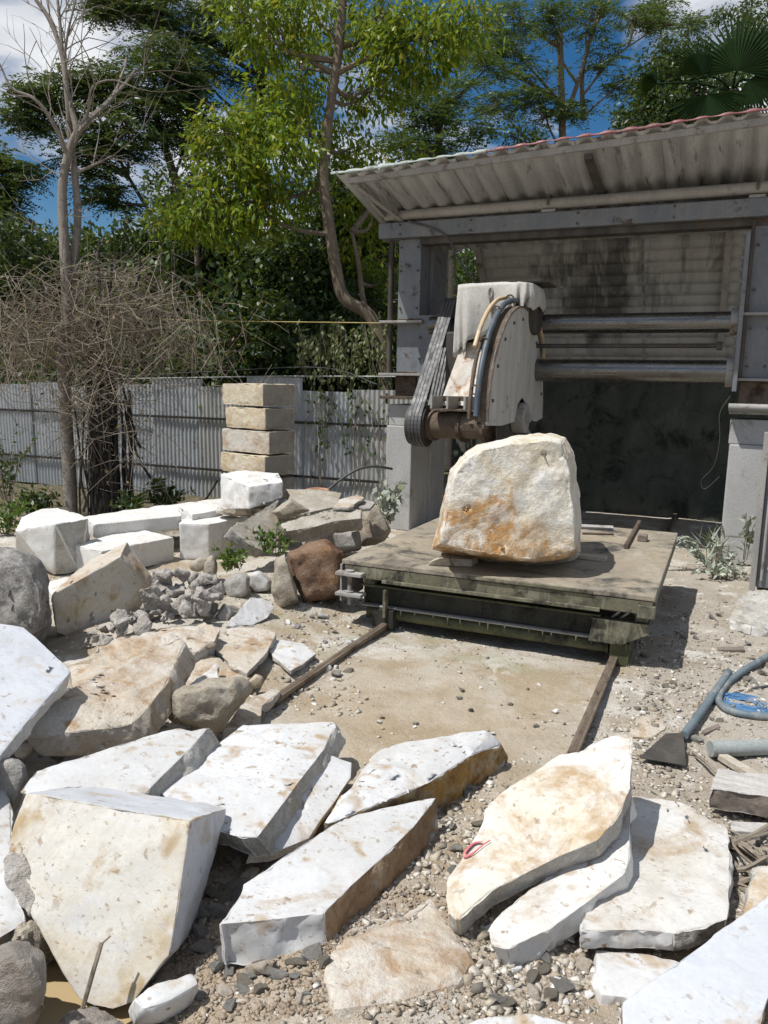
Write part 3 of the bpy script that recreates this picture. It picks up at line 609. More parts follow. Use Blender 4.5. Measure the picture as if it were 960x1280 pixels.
for X in (-1.80, .1): part(MB().tube([(X, PY-.04+.072*math.cos(a), 3.49+.072*math.sin(a)) for a in np.linspace(-.4, 3.54, 12)], .012, 6), 'pipe_clamp', 'steel_rust', bevel=0); part(MB().box(X-.07, X+.07, PY-.09, PY+.05, 3.402, 3.43), 'clamp_base', 'steel_dusty')
part(MB().tube([(-3.05, PY, 2.31), (.03, PY, 2.31)], .098, 28), 'guide_cylinder', 'chrome', True, 0)
part(MB().tube([(-3.05, PY, 1.84), (.03, PY, 1.84)], .115, 28), 'guide_cylinder', 'chrome', True, 0)
part(MB().tube([(-3.0, PY-.07, 2.085), (-.12, PY-.07, 2.085)], .022, 10), 'feed_screw', 'steel_dark', True, 0)
part(MB().tube([(-.13, PY-.07, 2.085), (-.08, PY-.07, 2.085)], .042, 6), 'feed_nut', 'steel_dark', False, 0)
for z, r in ((2.31, .125), (1.84, .14)): part(MB().tube([(-.03, PY, z), (.034, PY, z)], r, 24), 'cylinder_collar', 'steel_dusty', True, 0)

def bolts(pts, d=(0, -.02, 0), r=.014):
    for p in pts: part(MB().tube([p, tuple(np.array(p)+np.array(d))], r, 6), 'bolt', 'steel_rust', False, 0)
bolts([(x_, PY-.031, z_) for x_ in (-3.16, -2.96) for z_ in (1.76, 1.95, 2.18, 2.37)])
bolts([(x_, PY-.10, z_) for x_ in (-3.4, -2.6, -1.5, -.6, .3) for z_ in (3.27, 3.37)], r=.011)
bolts([(x_, PY-.001, z_) for x_ in (-3.42, -3.22) for z_ in (2.5, 2.9, 3.15)], r=.012)
bolts([(x_, PY-.001, z_) for x_ in (.15, .3) for z_ in (1.9, 2.25, 2.6, 3.0)], r=.013)
for z_ in (1.80, 2.38): part(MB().tube([(-3.45, PY-.004, z_), (-3.19, PY-.004, z_)], .008, 6), 'weld_seam', 'steel_rust', False, 0)
part(MB().tube(catmull([(-3.3, PY-.12, 3.40), (-2.9, PY-.12, 3.25), (-2.7, PY-.1, 2.95), (-2.5, 8.05, 2.72)], 6), .012, 6), 'power_cable', 'rubber', True, 0)
# ---- saw head
hY, hX = 7.5, -1.85
HC = (hY, 1.36)
prof = [(HC[0]+1.10*math.cos(a), HC[1]+1.06*math.sin(a)) for a in np.linspace(0, math.pi, 30)]
prof = prof+[(6.40, 1.33), (6.9, 1.31), (7.35, 1.33), (7.45, 1.50), (7.62, 1.56), (7.78, 1.50), (7.86, 1.34), (8.3, 1.30), (8.6, 1.33)]
hood = part(MB().prism([(hX-.012, y, z) for y, z in prof], (.012, 0, 0)), 'blade_guard', 'hood', bevel=0)
part(MB().prism([(hX-.10, y, z) for y, z in prof], (.012, 0, 0)), 'guard_rear_panel', 'hood', bevel=0)
arc = [(HC[0]+1.10*math.cos(a), HC[1]+1.06*math.sin(a)) for a in np.linspace(0, math.pi, 30)]
b = MB()
for (y0, z0), (y1, z1) in zip(arc[:-1], arc[1:]):
    s0, s1 = [((y-HC[0])*.985+HC[0], (z-HC[1])*.985+HC[1]) for y, z in ((y0, z0), (y1, z1))]
    b.add([(hX-.105, y0, z0), (hX+.012, y0, z0), (hX+.012, y1, z1), (hX-.105, y1, z1), (hX-.105, *s0), (hX+.012, *s0), (hX+.012, *s1), (hX-.105, *s1)],
          [(0, 1, 2, 3), (4, 7, 6, 5), (0, 4, 5, 1), (3, 2, 6, 7), (1, 5, 6, 2), (0, 3, 7, 4)])
b.build('guard_rim', 'steel_rust', saw)
part(MB().tube([(hX-.085, 7.62, 1.36), (hX-.080, 7.62, 1.36)], .62, 40), 'saw_blade', 'steel_dark', False, 0)
fl = part(MB().tube([(hX-.07, 7.62, 1.36), (hX+.05, 7.62, 1.36)], .15, 20), 'blade_flange', 'steel_dusty', True, 0)
MB().tube([(hX+.052, 7.62, 1.36), (hX+.09, 7.62, 1.36)], .05, 6).build('flange_nut', 'steel_dusty', fl)
bolts([(hX, HC[0]+.98*math.cos(a), HC[1]+.94*math.sin(a)) for a in np.linspace(.25, 2.95, 9)], (.014, 0, 0), .016)
bolts([(-2.5+k*.12, 6.98, 1.432) for k in range(5)], (0, -.012, 0), .01)
part(MB().box(-2.05, -1.86, 6.36, 6.50, 1.30, 1.34), 'nozzle_block', 'steel_rust')
part(MB().tube([(-2.66, 7.25, 1.27), (-2.02, 7.10, 1.30)], .13, 18), 'spindle_housing', 'steel_rust', True, 0)
for X in (-2.64, -2.3, -2.05): part(MB().tube([(X, 7.24-(X+2.66)*.2, 1.27), (X+.035, 7.23-(X+2.66)*.2, 1.27)], .15, 18), 'housing_ring', 'steel_rust', True, 0)
b = MB(); b.box(-2.58, -2.04, 6.98, 7.30, 1.425, 1.44); b.build('tray', 'steel_rust', saw)
for X in (-2.58, -2.42, -2.25, -2.08): part(MB().box(X, X+.02, 6.98, 7.30, 1.442, 1.56), 'tray_divider', 'steel_dusty', bevel=.002)
part(MB().box(-2.58, -2.04, 7.302, 7.32, 1.425, 1.56), 'tray_back', 'steel_rust')
g = [aty(549, 507, 7.28), aty(604, 507, 7.28), aty(611, 452, 7.5), aty(596, 428, 7.55), aty(578, 428, 7.55)]
part(MB().prism(g, (0, .03, 0)), 'gusset_plate', 'hood_rust', bevel=.003)
part(MB().prism([g[1]+(.003, 0, 0), g[2]+(.003, 0, 0), g[2]+(.0, .45, .02), g[1]+(0, .55, 0)], (.02, 0, 0)), 'gusset_side', 'hood_rust')
part(MB().box(-2.66, -2.0, 7.6, 8.0, 1.45, 2.2), 'head_carriage', 'steel_dark', bevel=.02)
for z in (2.31, 1.84): part(MB().tube([(-2.62, PY, z), (-2.0, PY, z)], .17, 20), 'slide_bush', 'steel_dusty', True, 0)
# motor cover: tarpaulin tied over the motor
part(MB().tube([(-2.46, 7.92, 2.40), (-1.80, 7.92, 2.40)], .22, 20), 'motor', 'steel_dark', True, 0)
# rounded top with a hanging skirt that falls in folds, lowest at its front left corner
NP, NR = 120, 12; per = []
for i in range(NP):
    t = 2*math.pi*i/NP; ct, st_ = math.cos(t), math.sin(t); per.append((-2.17+.38*math.copysign(abs(ct)**.35, ct), 7.84+.38*math.copysign(abs(st_)**.35, st_)))
V = []
for k in range(NR):
    f = k/(NR-1)
    for i, (x_, y_) in enumerate(per):
        left = max(0, min(1, (-1.85-x_)/.6)); front = max(0, min(1, (7.95-y_)/.4)); drop = .20+.34*left*front+.12*left+.05*math.sin(i*.7); cx_, cy_ = x_+2.17, y_-7.84
        fold = math.sin(i*.62+1.1*math.sin(i*.13))*.030*f+.018*math.sin(i*1.37+2)*f*f; out = 1+.03*math.sin(f*3.14)+fold/.38-.06*f*front*left
        V.append((-2.17+cx_*out, 7.84+cy_*out-.02*f*front, 2.655-drop*f*(1 if k else 0)-.012*(k == 0)+.012*math.sin(i*.4)*f))
for q_ in (.72, .4, .1): V += [(-2.17+(x_+2.17)*q_, 7.84+(y_-7.84)*q_, 2.662-.02*(1-q_)+.008*math.sin(i*.5)) for i, (x_, y_) in enumerate(per)]
Fs = [(k*NP+i, k*NP+(i+1) % NP, (k+1)*NP+(i+1) % NP, (k+1)*NP+i) for k in range(NR-1) for i in range(NP)]
chain = [0]+[NR, NR+1, NR+2]
for r0, r1 in zip(chain[:-1], chain[1:]): Fs += [(r0*NP+i, r1*NP+i, r1*NP+(i+1) % NP, r0*NP+(i+1) % NP) for i in range(NP)]
Fs.append(tuple(chain[-1]*NP+i for i in range(NP)))
cv = MB().add(V, Fs).build('motor_cover', 'cloth', saw, smooth=True); md = cv.modifiers.new('thickness', 'SOLIDIFY'); md.thickness = .006
for e_ in cv.data.edges: e_.use_edge_sharp = False
part(MB().box(-2.52, -1.70, 7.80, 8.26, 2.676, 2.692), 'cover_plate', 'steel_dark', bevel=.02)
sh = aty(613, 366, 7.45)
part(MB().tube([sh+(.02*math.cos(a), 0, .05*math.sin(a)) for a in np.linspace(0, 6.28, 13)], .009, 6), 'shackle', 'steel_dusty', bevel=0)
for d in (-.025, .03): part(MB().tube(catmull([aty(613, 372, 7.44), aty(616+d*100, 385, 7.41), aty(620+d*160, 400, 7.36), aty(624+d*120, 425, 7.30)], 4), .010, 6), 'rope', 'steel_rust', bevel=0)
# belts and pulleys
lp, up_ = (7.22, 1.27, .20), (8.02, 2.46, .10)
dy, dz = up_[0]-lp[0], up_[1]-lp[1]; dd = math.hypot(dy, dz); th = math.atan2(dz, dy); al = math.acos((lp[2]-up_[2])/dd)
loop = [(lp[0]+lp[2]*math.cos(a), lp[1]+lp[2]*math.sin(a)) for a in np.linspace(th+al, th+2*math.pi-al, 18)]+[(up_[0]+up_[2]*math.cos(a), up_[1]+up_[2]*math.sin(a)) for a in np.linspace(th-al, th+al, 9)]
for i in range(4):
    X = -2.82+.036*i; b = MB(); m = len(loop); V = []
    for (y, z) in loop:
        cy, cz = (lp if math.hypot(y-lp[0], z-lp[1]) < .3 else up_)[:2]; ln = math.hypot(y-cy, z-cz); ny_, nz_ = (y-cy)/ln, (z-cz)/ln
        V += [(X, y, z), (X+.024, y, z), (X+.028, y+ny_*.016, z+nz_*.016), (X-.003, y+ny_*.016, z+nz_*.016)]
    b.add(V, [(4*k+j, 4*k+(j+1) % 4, 4*((k+1) % m)+(j+1) % 4, 4*((k+1) % m)+j) for k in range(m) for j in range(4)]); b.build('drive_belt', 'rubber', saw)
for (y, z, r) in (lp, up_):
    pu = part(MB().tube([(-2.86, y, z), (-2.67, y, z)], r*.985, 26), 'pulley', 'steel_dark', True, 0)
    MB().tube([(-2.90, y, z), (-2.862, y, z)], .045, 10).build('pulley_hub', 'steel_rust', pu)
# hoses along the guard
def hose(name, pts, r, mat): return part(MB().tube(catmull(pts, 7), r, 9), name, mat, True, 0)
def rimp(a, X, k=1.0): return np.array([X, HC[0]+1.10*k*math.cos(a), HC[1]+1.06*k*math.sin(a)])
hose('hose', [rimp(a, -1.93, 1.05) for a in np.linspace(3.1, 1.75, 7)]+[rimp(1.5, -1.90, 1.05), rimp(1.3, -1.83, 1.0)], .026, 'hose_dark')
hose('hose', [rimp(a, -2.02, 1.07) for a in np.linspace(2.55, 1.75, 5)]+[rimp(1.5, -1.95, 1.09), rimp(1.3, -1.84, 1.06), rimp(1.0, -1.82, 1.02), rimp(.75, -1.81, .98), rimp(.62, -1.80, .80), rimp(.5, -1.79, .86)], .020, 'hose_tan')
hose('hose', [rimp(a, -1.99, 1.05) for a in np.linspace(3.12, 2.5, 5)], .018, 'steel_rust')
for a in (2.9, 2.5, 2.1, 1.7): part(MB().tube([rimp(a, -1.95, 1.06)+np.array([.04*math.cos(t), -.04*math.sin(a)*0, .04*math.sin(t)]) for t in np.linspace(0, 6.28, 12)], .008, 5), 'hose_clip', 'steel_rust', bevel=0)

# ================================================================ SHED
shed = empty('saw_shed', (-1.5, 9.0, 0), 'open tin shed with a red edged corrugated roof over the stone saw', 'shed')
RF, RB = 7.3, 9.3
def roofz(X, Y): return 3.725+.042*(X+3.8)-(Y-RF)*.235
def sheet(name, mats, x0, x1, y0, y1, zf, wl=.19, amp=.030, parent=shed, th=.004, jag=.0):
    xs = np.arange(x0, x1+1e-6, wl/8); ys = np.linspace(y0, y1, 5); V = []; T = []
    def pr_(x): c = math.cos(2*math.pi*x/wl); return amp*max(-.55, min(.9, c*1.5))
    for x in xs:
        for k, y in enumerate(ys): V.append((x, y+(jag if k == 0 else 0), zf(x, y)+pr_(x)))
    ny_ = len(ys); n0 = len(V); V += [(x, y, z-th) for x, y, z in V]; Ft = []; Fb = []
    for i in range(len(xs)-1):
        for j in range(ny_-1):
            a = i*ny_+j; Ft.append((a, a+ny_, a+ny_+1, a+1)); Fb.append((n0+a, n0+a+1, n0+a+ny_+1, n0+a+ny_))
    Fe = [(i*ny_, n0+i*ny_, n0+(i+1)*ny_, (i+1)*ny_) for i in range(len(xs)-1)]
    org = np.array(parent.location); me = bpy.data.meshes.new(name); me.from_pydata([tuple(np.array(p)-org) for p in V], [], Ft+Fb+Fe)
    for k in range(len(Ft), len(Ft)+len(Fb)): me.polygons[k].material_index = 1
    for p in me.polygons: p.use_smooth = True
    return link(name, me, mats, parent)
def edge_flash(x0, x1, mat):
    # short bent strip hanging over the roof edge, its lower border wavy like the sheet ends
    xs = np.arange(x0, x1+1e-6, .19/8); V = []; h = .075
    for x_ in xs:
        w_ = max(-.55, min(.9, 1.5*math.cos(2*math.pi*x_/.19))); zt = roofz(x_, RF)+.014+.008*w_
        V += [(x_, RF+.14, zt+.045), (x_, RF-.008, zt+.004), (x_, RF-.018-.006*w_, zt-.018-.010*w_-.007*math.sin(x_*5.1))]
    m = len(xs); org = np.array(shed.location); me = bpy.data.meshes.new('edge_flashing'); me.from_pydata([tuple(np.array(p)-org) for p in V], [], [(3*i+j, 3*i+3+j, 3*i+4+j, 3*i+1+j) for i in range(m-1) for j in (0, 1)])
    for p in me.polygons: p.use_smooth = True
    o = link('edge_flashing', me, mat, shed); md = o.modifiers.new('thickness', 'SOLIDIFY'); md.thickness = .004; return o
for (xa, xb, m_) in ((-3.82, -2.98, 'tin_green'), (-3.0, -2.2, 'tin_green'), (-2.22, -1.4, 'tin_red'), (-1.42, -.6, 'tin_red'), (-.62, .2, 'tin_red'), (.18, 1.0, 'tin_red'), (.98, 1.8, 'tin_red')): edge_flash(xa, xb, m_)
x = -3.8
for k, w in enumerate((1.14, .95, .95, .95, .95, .95)):
    top = 'tin_green' if k < 2 else 'tin_red'
    sheet('roof_sheet', [top, 'tin_under'], x, x+w+.05, RF+.012*(k % 2)-.01*rnd.random(), RB, lambda X, Y, k=k: roofz(X, Y)+.006*(k % 2)); x += w
b = MB(); 
b.prism([(-2.95, RF+.22, roofz(-2.95, RF+.22)+.05), (-2.95, RF+.42, roofz(-2.95, RF+.22)+.10), (-2.95, RF+.42, roofz(-2.95, RF+.22)+.085), (-2.95, RF+.22, roofz(-2.95, RF+.22)+.03)], (5.0, 0, .042*5.0)); b.build('ridge_flashing', 'tin_red', shed)
b = MB(); b.prism([(-3.62, RF+.26, roofz(-3.62, RF+.26)+.03), (-3.62, RF+.46, roofz(-3.62, RF+.26)+.085), (-3.62, RF+.46, roofz(-3.62, RF+.26)+.07), (-3.62, RF+.26, roofz(-3.62, RF+.26)+.01)], (.66, 0, .042*.66)); b.build('ridge_flashing', 'tin_green', shed)
def purlin(Y, drop, h, w, x0=-3.66, x1=1.9, mat='steel_dusty'):
    MB().prism([(x0, Y, roofz(x0, Y)-drop), (x0, Y+w, roofz(x0, Y)-drop), (x0, Y+w, roofz(x0, Y)-drop-h), (x0, Y, roofz(x0, Y)-drop-h)], (x1-x0, 0, .042*(x1-x0))).build('purlin', mat, shed)
purlin(RF+.05, .022, .055, .04); purlin(8.62, .022, .06, .05)
# left end: end rafter and brackets
for X in (-3.62,): MB().prism([(X, RF+.10, roofz(X, RF+.1)-.025), (X, 9.2, roofz(X, 9.2)-.025), (X, 9.2, roofz(X, 9.2)-.085), (X, RF+.10, roofz(X, RF+.1)-.085)], (.04, 0, 0)).build('rafter', 'steel_dusty', shed)
MB().tube([(-3.60, RF+.12, 3.62), (-3.40, PY, 3.41)], .022, 6).build('brace', 'steel_dusty', shed)
MB().prism([(-3.45, RF+.35, roofz(-3.45, RF+.35)-.025), (-3.45, 8.75, roofz(-3.45, 8.75)-.025), (-3.45, 8.75, 3.40), (-3.45, PY, 3.41)], (.012, 0, 0)).build('end_gusset', 'steel_dusty', shed)
MB().box(-3.42, -3.33, PY+.02, PY+.10, 3.402, 3.50).build('post_stub', 'steel_dark', shed)
MB().box(-1.345, -1.275, PY+.02, PY+.09, 3.402, roofz(-1.31, PY)-.025).build('roof_post', 'steel_rust', shed)
MB().prism([(-1.345, RF+.1, roofz(-1.3, RF+.1)-.085), (-1.275, RF+.1, roofz(-1.3, RF+.1)-.085), (-1.275, PY+.1, roofz(-1.3, PY+.1)-.03), (-1.345, PY+.1, roofz(-1.3, PY+.1)-.03)], (0, 0, -.045)).build('rafter', 'steel_dark', shed)
mo = MB().box(-.42, .08, PY+.20, PY+.45, 3.402, 3.56).build('lift_motor', 'steel_paint', shed, bevel=.02)
for X in (-.25, .02): MB().tube([(X+.03*math.cos(a), PY+.3, 3.60+.03*math.sin(a)) for a in np.linspace(0, 6.28, 11)], .008, 5).build('eye_bolt', 'steel_dark', mo)
# rear: sloping splash sheets, purlins, battens and a damp wall
def slopez(Y): return 3.47-(Y-9.35)*1.15
def splash(x0, x1, z1, z0, nm):
    xs = [x0, x1]; zs = np.arange(z0, z1, .019); V = []
    for X in xs:
        for z in zs: V.append((X, 9.35+(3.47-z)/1.15+.018*math.sin(2*math.pi*z/.114), z+.018*math.cos(2*math.pi*z/.114)))
    m = len(zs); org = np.array(shed.location); me = bpy.data.meshes.new(nm); me.from_pydata([tuple(np.array(p)-org) for p in V], [], [(i, m+i, m+i+1, i+1) for i in range(m-1)])
    for p in me.polygons: p.use_smooth = True
    return link(nm, me, 'tin_back', shed)
for (x0, x1) in ((-2.98, -1.95), (-1.98, -1.0), (-1.03, .05), (.02, .95)): splash(x0, x1, 3.42, 1.55, 'splash_sheet')
for X in (-2.97, -.16): MB().prism([(X, 9.32+(3.47-3.4)/1.15, 3.40), (X, 9.32+(3.47-2.2)/1.15, 2.20), (X, 9.30+(3.47-2.2)/1.15-.03, 2.20), (X, 9.30+(3.47-3.4)/1.15-.03, 3.40)], (.07, 0, 0)).build('batten', 'steel_dusty', shed)
box('rear_beam', 'steel_dusty', shed, -3.3, 1.4, 9.26, 9.32, 3.33, 3.43)
box('side_beam', 'steel_dusty', shed, -3.36, -3.24, PY+.80, 9.25, 3.22, 3.32)
for X in (-3.32, 1.2): box('rear_post', 'steel_dusty', shed, X, X+.09, 9.20, 9.255, 0, 3.32)
# damp rendered wall behind, rough and uneven
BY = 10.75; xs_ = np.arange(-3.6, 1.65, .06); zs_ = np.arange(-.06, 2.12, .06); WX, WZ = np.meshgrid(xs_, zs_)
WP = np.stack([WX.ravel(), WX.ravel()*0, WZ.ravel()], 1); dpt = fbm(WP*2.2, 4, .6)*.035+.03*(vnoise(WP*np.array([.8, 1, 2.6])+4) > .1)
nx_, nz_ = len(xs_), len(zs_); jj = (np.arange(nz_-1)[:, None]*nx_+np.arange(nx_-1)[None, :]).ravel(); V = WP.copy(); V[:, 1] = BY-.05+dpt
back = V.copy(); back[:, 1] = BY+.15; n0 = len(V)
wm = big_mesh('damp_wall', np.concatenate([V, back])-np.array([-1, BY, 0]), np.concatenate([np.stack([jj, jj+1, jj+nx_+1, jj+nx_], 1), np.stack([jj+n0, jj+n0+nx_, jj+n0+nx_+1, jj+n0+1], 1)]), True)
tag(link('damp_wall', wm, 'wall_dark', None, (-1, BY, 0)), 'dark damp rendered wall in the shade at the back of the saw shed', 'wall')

# ================================================================ FENCE
FY = 8.95
fence = empty('corrugated_fence', (-7.0, FY, 0), 'grey corrugated iron fence behind the stone blocks', 'fence')
def fsheet(h, w=.86, wl=.066, amp=.011):
    xs = np.arange(0, w+1e-6, wl/6); V = []; 
    for x in xs:
        for z in np.linspace(0, h, 4): V.append((x, amp*math.cos(2*math.pi*x/wl), z))
    me = bpy.data.meshes.new('sheet'); me.from_pydata(V, [], [(i*4+j, (i+1)*4+j, (i+1)*4+j+1, i*4+j+1) for i in range(len(xs)-1) for j in range(3)])
    for p in me.polygons: p.use_smooth = True
    return me
hts = [1.60, 1.55, 1.72, 1.57, 1.70, 1.58, 1.56, 1.60, 1.55, 1.58, 1.6, 1.57]
X = -3.55
for k, h in enumerate(hts):
    X -= .80; me = fsheet(h+rnd.uniform(-.02, .02)); o = link('sheet', me, 'galv' if k % 3 else 'galv_warm', fence)
    o.location = (X+7.0, (.012 if k % 2 else -.012), 0); o.rotation_euler = (rnd.uniform(-.045, .03), rnd.uniform(-.014, .014), rnd.uniform(-.03, .03))
for z in (.42, 1.13): MB().box(-13.2, -3.6, FY-.06, FY-.03, z, z+.032).build('fence_rail', 'stump', fence)  # rails coloured near-black to stand in for their shadow bands on the sheets
MB().tube([(-8.2, FY-.03, 1.66), (-5.4, FY-.03, 1.74), (-3.6, FY-.03, 1.76)], .009, 6).build('top_pipe', 'pipe_grey', fence)

# ================================================================ STONES: foreground slabs
def A(*q): return [atd(*p) for p in q]
hull('marble_block', 'big tilted cream marble block beside the puddle with a twig at its foot',
     A((31, 990, 2.36), (238, 1026, 2.27), (212, 1196, 2.10), (166, 1254, 2.05), (140, 1263, 2.04), (118, 1260, 2.05), (98, 1250, 2.06), (42, 1148, 2.16), (6, 1088, 2.26), (12, 1050, 2.30),
       (108, 980, 2.66), (285, 1009, 2.60), (276, 1042, 2.56), (240, 1165, 2.34), (60, 1130, 2.5)),
     ('marble_cream', 'marble_blue'), cat='stone block', Lmax=.028, flat=.005, rough=.004, chip=.012, bevel=.006,
     matfn=lambda f: 0 if f.normal.dot(Vector(-CF)) > .55 else 1)
_p3 = A((31, 990, 2.36), (238, 1026, 2.27), (140, 1262, 2.04)); _nb = np.cross(_p3[1]-_p3[0], _p3[2]-_p3[0]); _nb /= np.linalg.norm(_nb); _nb = _nb if _nb@(EYEP-_p3[0]) > 0 else -_nb
def on_block(x, y, lift): d = ray(x, y); return EYEP+d*((_p3[0]-EYEP)@_nb)/(d@_nb)+_nb*lift
_blk = C.objects[-1] if 'big tilted' in C.objects[-1].get('label', '') else [o for o in C.objects if o.get('label', '').startswith('big tilted cream')][0]
_bmm = bmesh.new(); _vs = [_bmm.verts.new(tuple(on_block(x, y, -.012))) for x, y in ((6, 1076), (14, 1064), (30, 1068), (40, 1086), (47, 1106), (44, 1130), (38, 1146), (26, 1130), (10, 1104))]; _f = _bmm.faces.new(_vs)
_r = bmesh.ops.extrude_face_region(_bmm, geom=[_f]); bmesh.ops.translate(_bmm, verts=[g for g in _r['geom'] if isinstance(g, bmesh.types.BMVert)], vec=Vector(_nb)*.022)
_mud = finish_stone(_bmm, 'mud_smear', ['clay'], 'smear of grey wet mud on the left corner of the block', 'x', None, .012, .006, .006, 0, .004, 30, None, 2, .0); del _mud['category']
_mud.location = Vector(_mud.location)-Vector(_blk.location); _mud.parent = _blk
slab('marble_slab', 'white slab lying directly behind the big cream block, shaded edge on its right', [(24, 990), (45, 963), (90, 949), (180, 921), (226, 909), (240, 912), (262, 908), (235, 938), (180, 992), (100, 1010)], [(28, 985, .30), (225, 910, .32), (182, 990, .26)], .10, ext=(.03, .05, -.10))
slab('marble_slab', 'large white slab with brown blotch, in the middle of the foreground pile', [(195, 985), (250, 945), (304, 906), (360, 903), (414, 902), (418, 908), (404, 938), (375, 975), (345, 1016), (322, 1046), (300, 1047), (270, 1038), (230, 1020)], [(305, 906, .23), (415, 902, .22), (322, 1046, .20)], .10, ext=(.02, .06, -.10))
slab('marble_slab', 'thin narrow white slab resting against the large blotched slab', [(311, 1068), (318, 1050), (345, 1010), (375, 975), (404, 945), (412, 943), (440, 953), (438, 972), (420, 1000), (400, 1026), (386, 1048), (365, 1057), (340, 1066)], [(312, 1066, .12), (410, 944, .17), (440, 953, .14)], .045, chip=.004, rough=.006)
hull('marble_slab', 'white slab with a bright ochre broken end pointing right', [atz(*q) for q in
     ((404, 1028, .16), (425, 1000, .18), (450, 972, .19), (500, 928, .19), (560, 918, .20), (608, 913, .20), (613, 917, .19), (588, 944, .18), (535, 979, .17), (500, 990, .17), (450, 1008, .165), (410, 1030, .16),
      (629, 930, .14), (637, 946, .06), (634, 964, -.02), (612, 984, -.02), (576, 1010, -.02), (549, 1002, -.02), (480, 1030, -.02), (400, 1056, .0), (470, 940, -.02))], ('marble', 'crust_ochre', 'marble_rough'), cat='stone slab', Lmax=.024, flat=.008, rough=.02, chip=.012, bevel=.01,
     matfn=lambda f: (2 if f.calc_center_median().x > -.80 else 1) if (f.normal.z < .55 and f.calc_center_median().x > -1.3) else 0)
slab('marble_slab', 'thick white slab with a rough brown right side, in the front centre', [(272, 1155), (300, 1118), (304, 1105), (330, 1086), (400, 1041), (434, 1019), (480, 1010), (535, 998), (545, 997), (520, 1030), (480, 1070), (440, 1106), (404, 1141), (340, 1149)], [(272, 1155, .17), (404, 1141, .155), (540, 998, .14)], .125, ('marble', 'marble', 'crust_brown'), ext=(.02, -.01, -.125), rough=.014,
     side=lambda f, c: 2 if f.normal.x > .66 else 1)
slab('marble_slab', 'long leaning cream slab with rust streaks and a red crayon mark', [(556, 1120), (560, 1098), (590, 1050), (611, 1010), (640, 985), (700, 941), (722, 937), (745, 922), (775, 916), (793, 920), (791, 950), (788, 985), (770, 1024), (748, 1050), (700, 1070), (655, 1093), (615, 1112), (590, 1132), (572, 1148), (560, 1142)], [(565, 1146, .11), (793, 920, .44), (750, 1050, .28)], .065, ('marble_warm', 'marble_rough'), ext=(.0, .03, -.075), flat=.006, chip=.008, freq=6)
slab('marble_slab', 'rough grey white slab tucked under the long leaning cream slab', [(609, 1160), (622, 1142), (690, 1090), (748, 1046), (772, 1024), (790, 992), (788, 1040), (784, 1090), (742, 1122), (690, 1160), (634, 1186), (618, 1180)], [(612, 1160, .10), (784, 1090, .20), (748, 1048, .215)], .07, ('marble_dirty', 'marble_cut'), ext=(.01, .02, -.085), flat=.008)
slab('marble_slab', 'flat white slab with dirty front edge, right of the leaning slabs', [(726, 1163), (738, 1110), (742, 1050), (750, 992), (811, 996), (850, 1004), (911, 1031), (912, 1090), (911, 1148), (880, 1158), (842, 1166), (798, 1162)], [(727, 1162, .13), (811, 996, .15), (911, 1031, .14)], .062, ('marble_dirty', 'marble', 'rock_dark'), flat=.006, side=lambda f, c: 2 if (c.x > .0 and f.normal.y < -.3) else 1)
slab('marble_slab', 'pale slab partly buried under the flat white slab', [(745, 1187), (800, 1188), (850, 1205), (862, 1232), (800, 1250), (778, 1246), (752, 1243)], [(745, 1187, .055), (850, 1205, .055), (752, 1243, .05)], .09, ('marble', 'marble_cut'))
slab('marble_slab', 'large smooth blue white slab cut off by the bottom right corner', [(777, 1251), (870, 1186), (960, 1119), (1000, 1092), (985, 1180), (962, 1245), (945, 1290), (900, 1345), (800, 1345), (778, 1300)], [(778, 1250, .17), (960, 1118, .20), (800, 1345, .14)], .06, ('marble_blue', 'crust_brown'), flat=.002, chip=.004)
slab('marble_slab', 'small cream slab piece at the right edge above the blue slab', [(924, 1148), (940, 1106), (950, 1082), (958, 1080), (1005, 1096), (1010, 1150), (970, 1160)], [(924, 1148, .10), (950, 1081, .12), (1005, 1096, .11)], .05, ('marble_warm', 'marble_rough'))
slab('marble_slab', 'white slab edge showing at the bottom centre of the picture', [(575, 1282), (600, 1272), (640, 1266), (680, 1267), (725, 1285), (735, 1330), (580, 1330)], [(575, 1282, .06), (680, 1267, .07), (735, 1330, .06)], .08)
slab('marble_slab', 'white slab cut off by the left edge behind the big cream block', [(-60, 955), (0, 968), (12, 1003), (14, 1060), (22, 1120), (36, 1150), (15, 1162), (0, 1172), (-60, 1195)], [(0, 968, .26), (36, 1150, .12), (0, 1172, .12)], .09)
boulder('rock', 'grey rock propping up the leaning blue slab at the left edge', [(-60, 880), (-10, 850), (30, 860), (45, 890), (20, 935), (-60, 960)], (0, 950), .5, ('rock_grey',), zb=.0, D=3.35, Lmax=.04, rough=.02, bevel=.03)
boulder('rock', 'grey brown rock wedged behind the white slab at the left edge', [(-12, 946), (14, 945), (31, 954), (37, 974), (24, 1004), (16, 1020), (-10, 1000)], (15, 1010), .25, ('rock_grey',), zb=.12, Lmax=.03, rough=.015, bevel=.015)
slab('marble_slab', 'large smooth pale blue slab leaning at the left edge', [(-70, 772), (0, 779), (30, 783), (60, 810), (87, 836), (88, 841), (62, 870), (30, 907), (0, 946), (-70, 1030)], [(0, 779, .60), (88, 838, .46), (0, 945, .36)], .07, ('marble_blue', 'marble_cut'), flat=.003, chip=.003)
slab('marble_slab', 'tan white slab with scalloped edge, shaded by the leaning blue slab', [(26, 922), (58, 882), (95, 857), (130, 838), (190, 812), (222, 797), (229, 806), (215, 838), (204, 860), (180, 889), (165, 904), (130, 911), (85, 915), (60, 920)], [(30, 920, .30), (225, 800, .40), (170, 900, .28)], .10, ('marble_tan', 'marble_tan'), ext=(.03, .06, -.10), flat=.010)
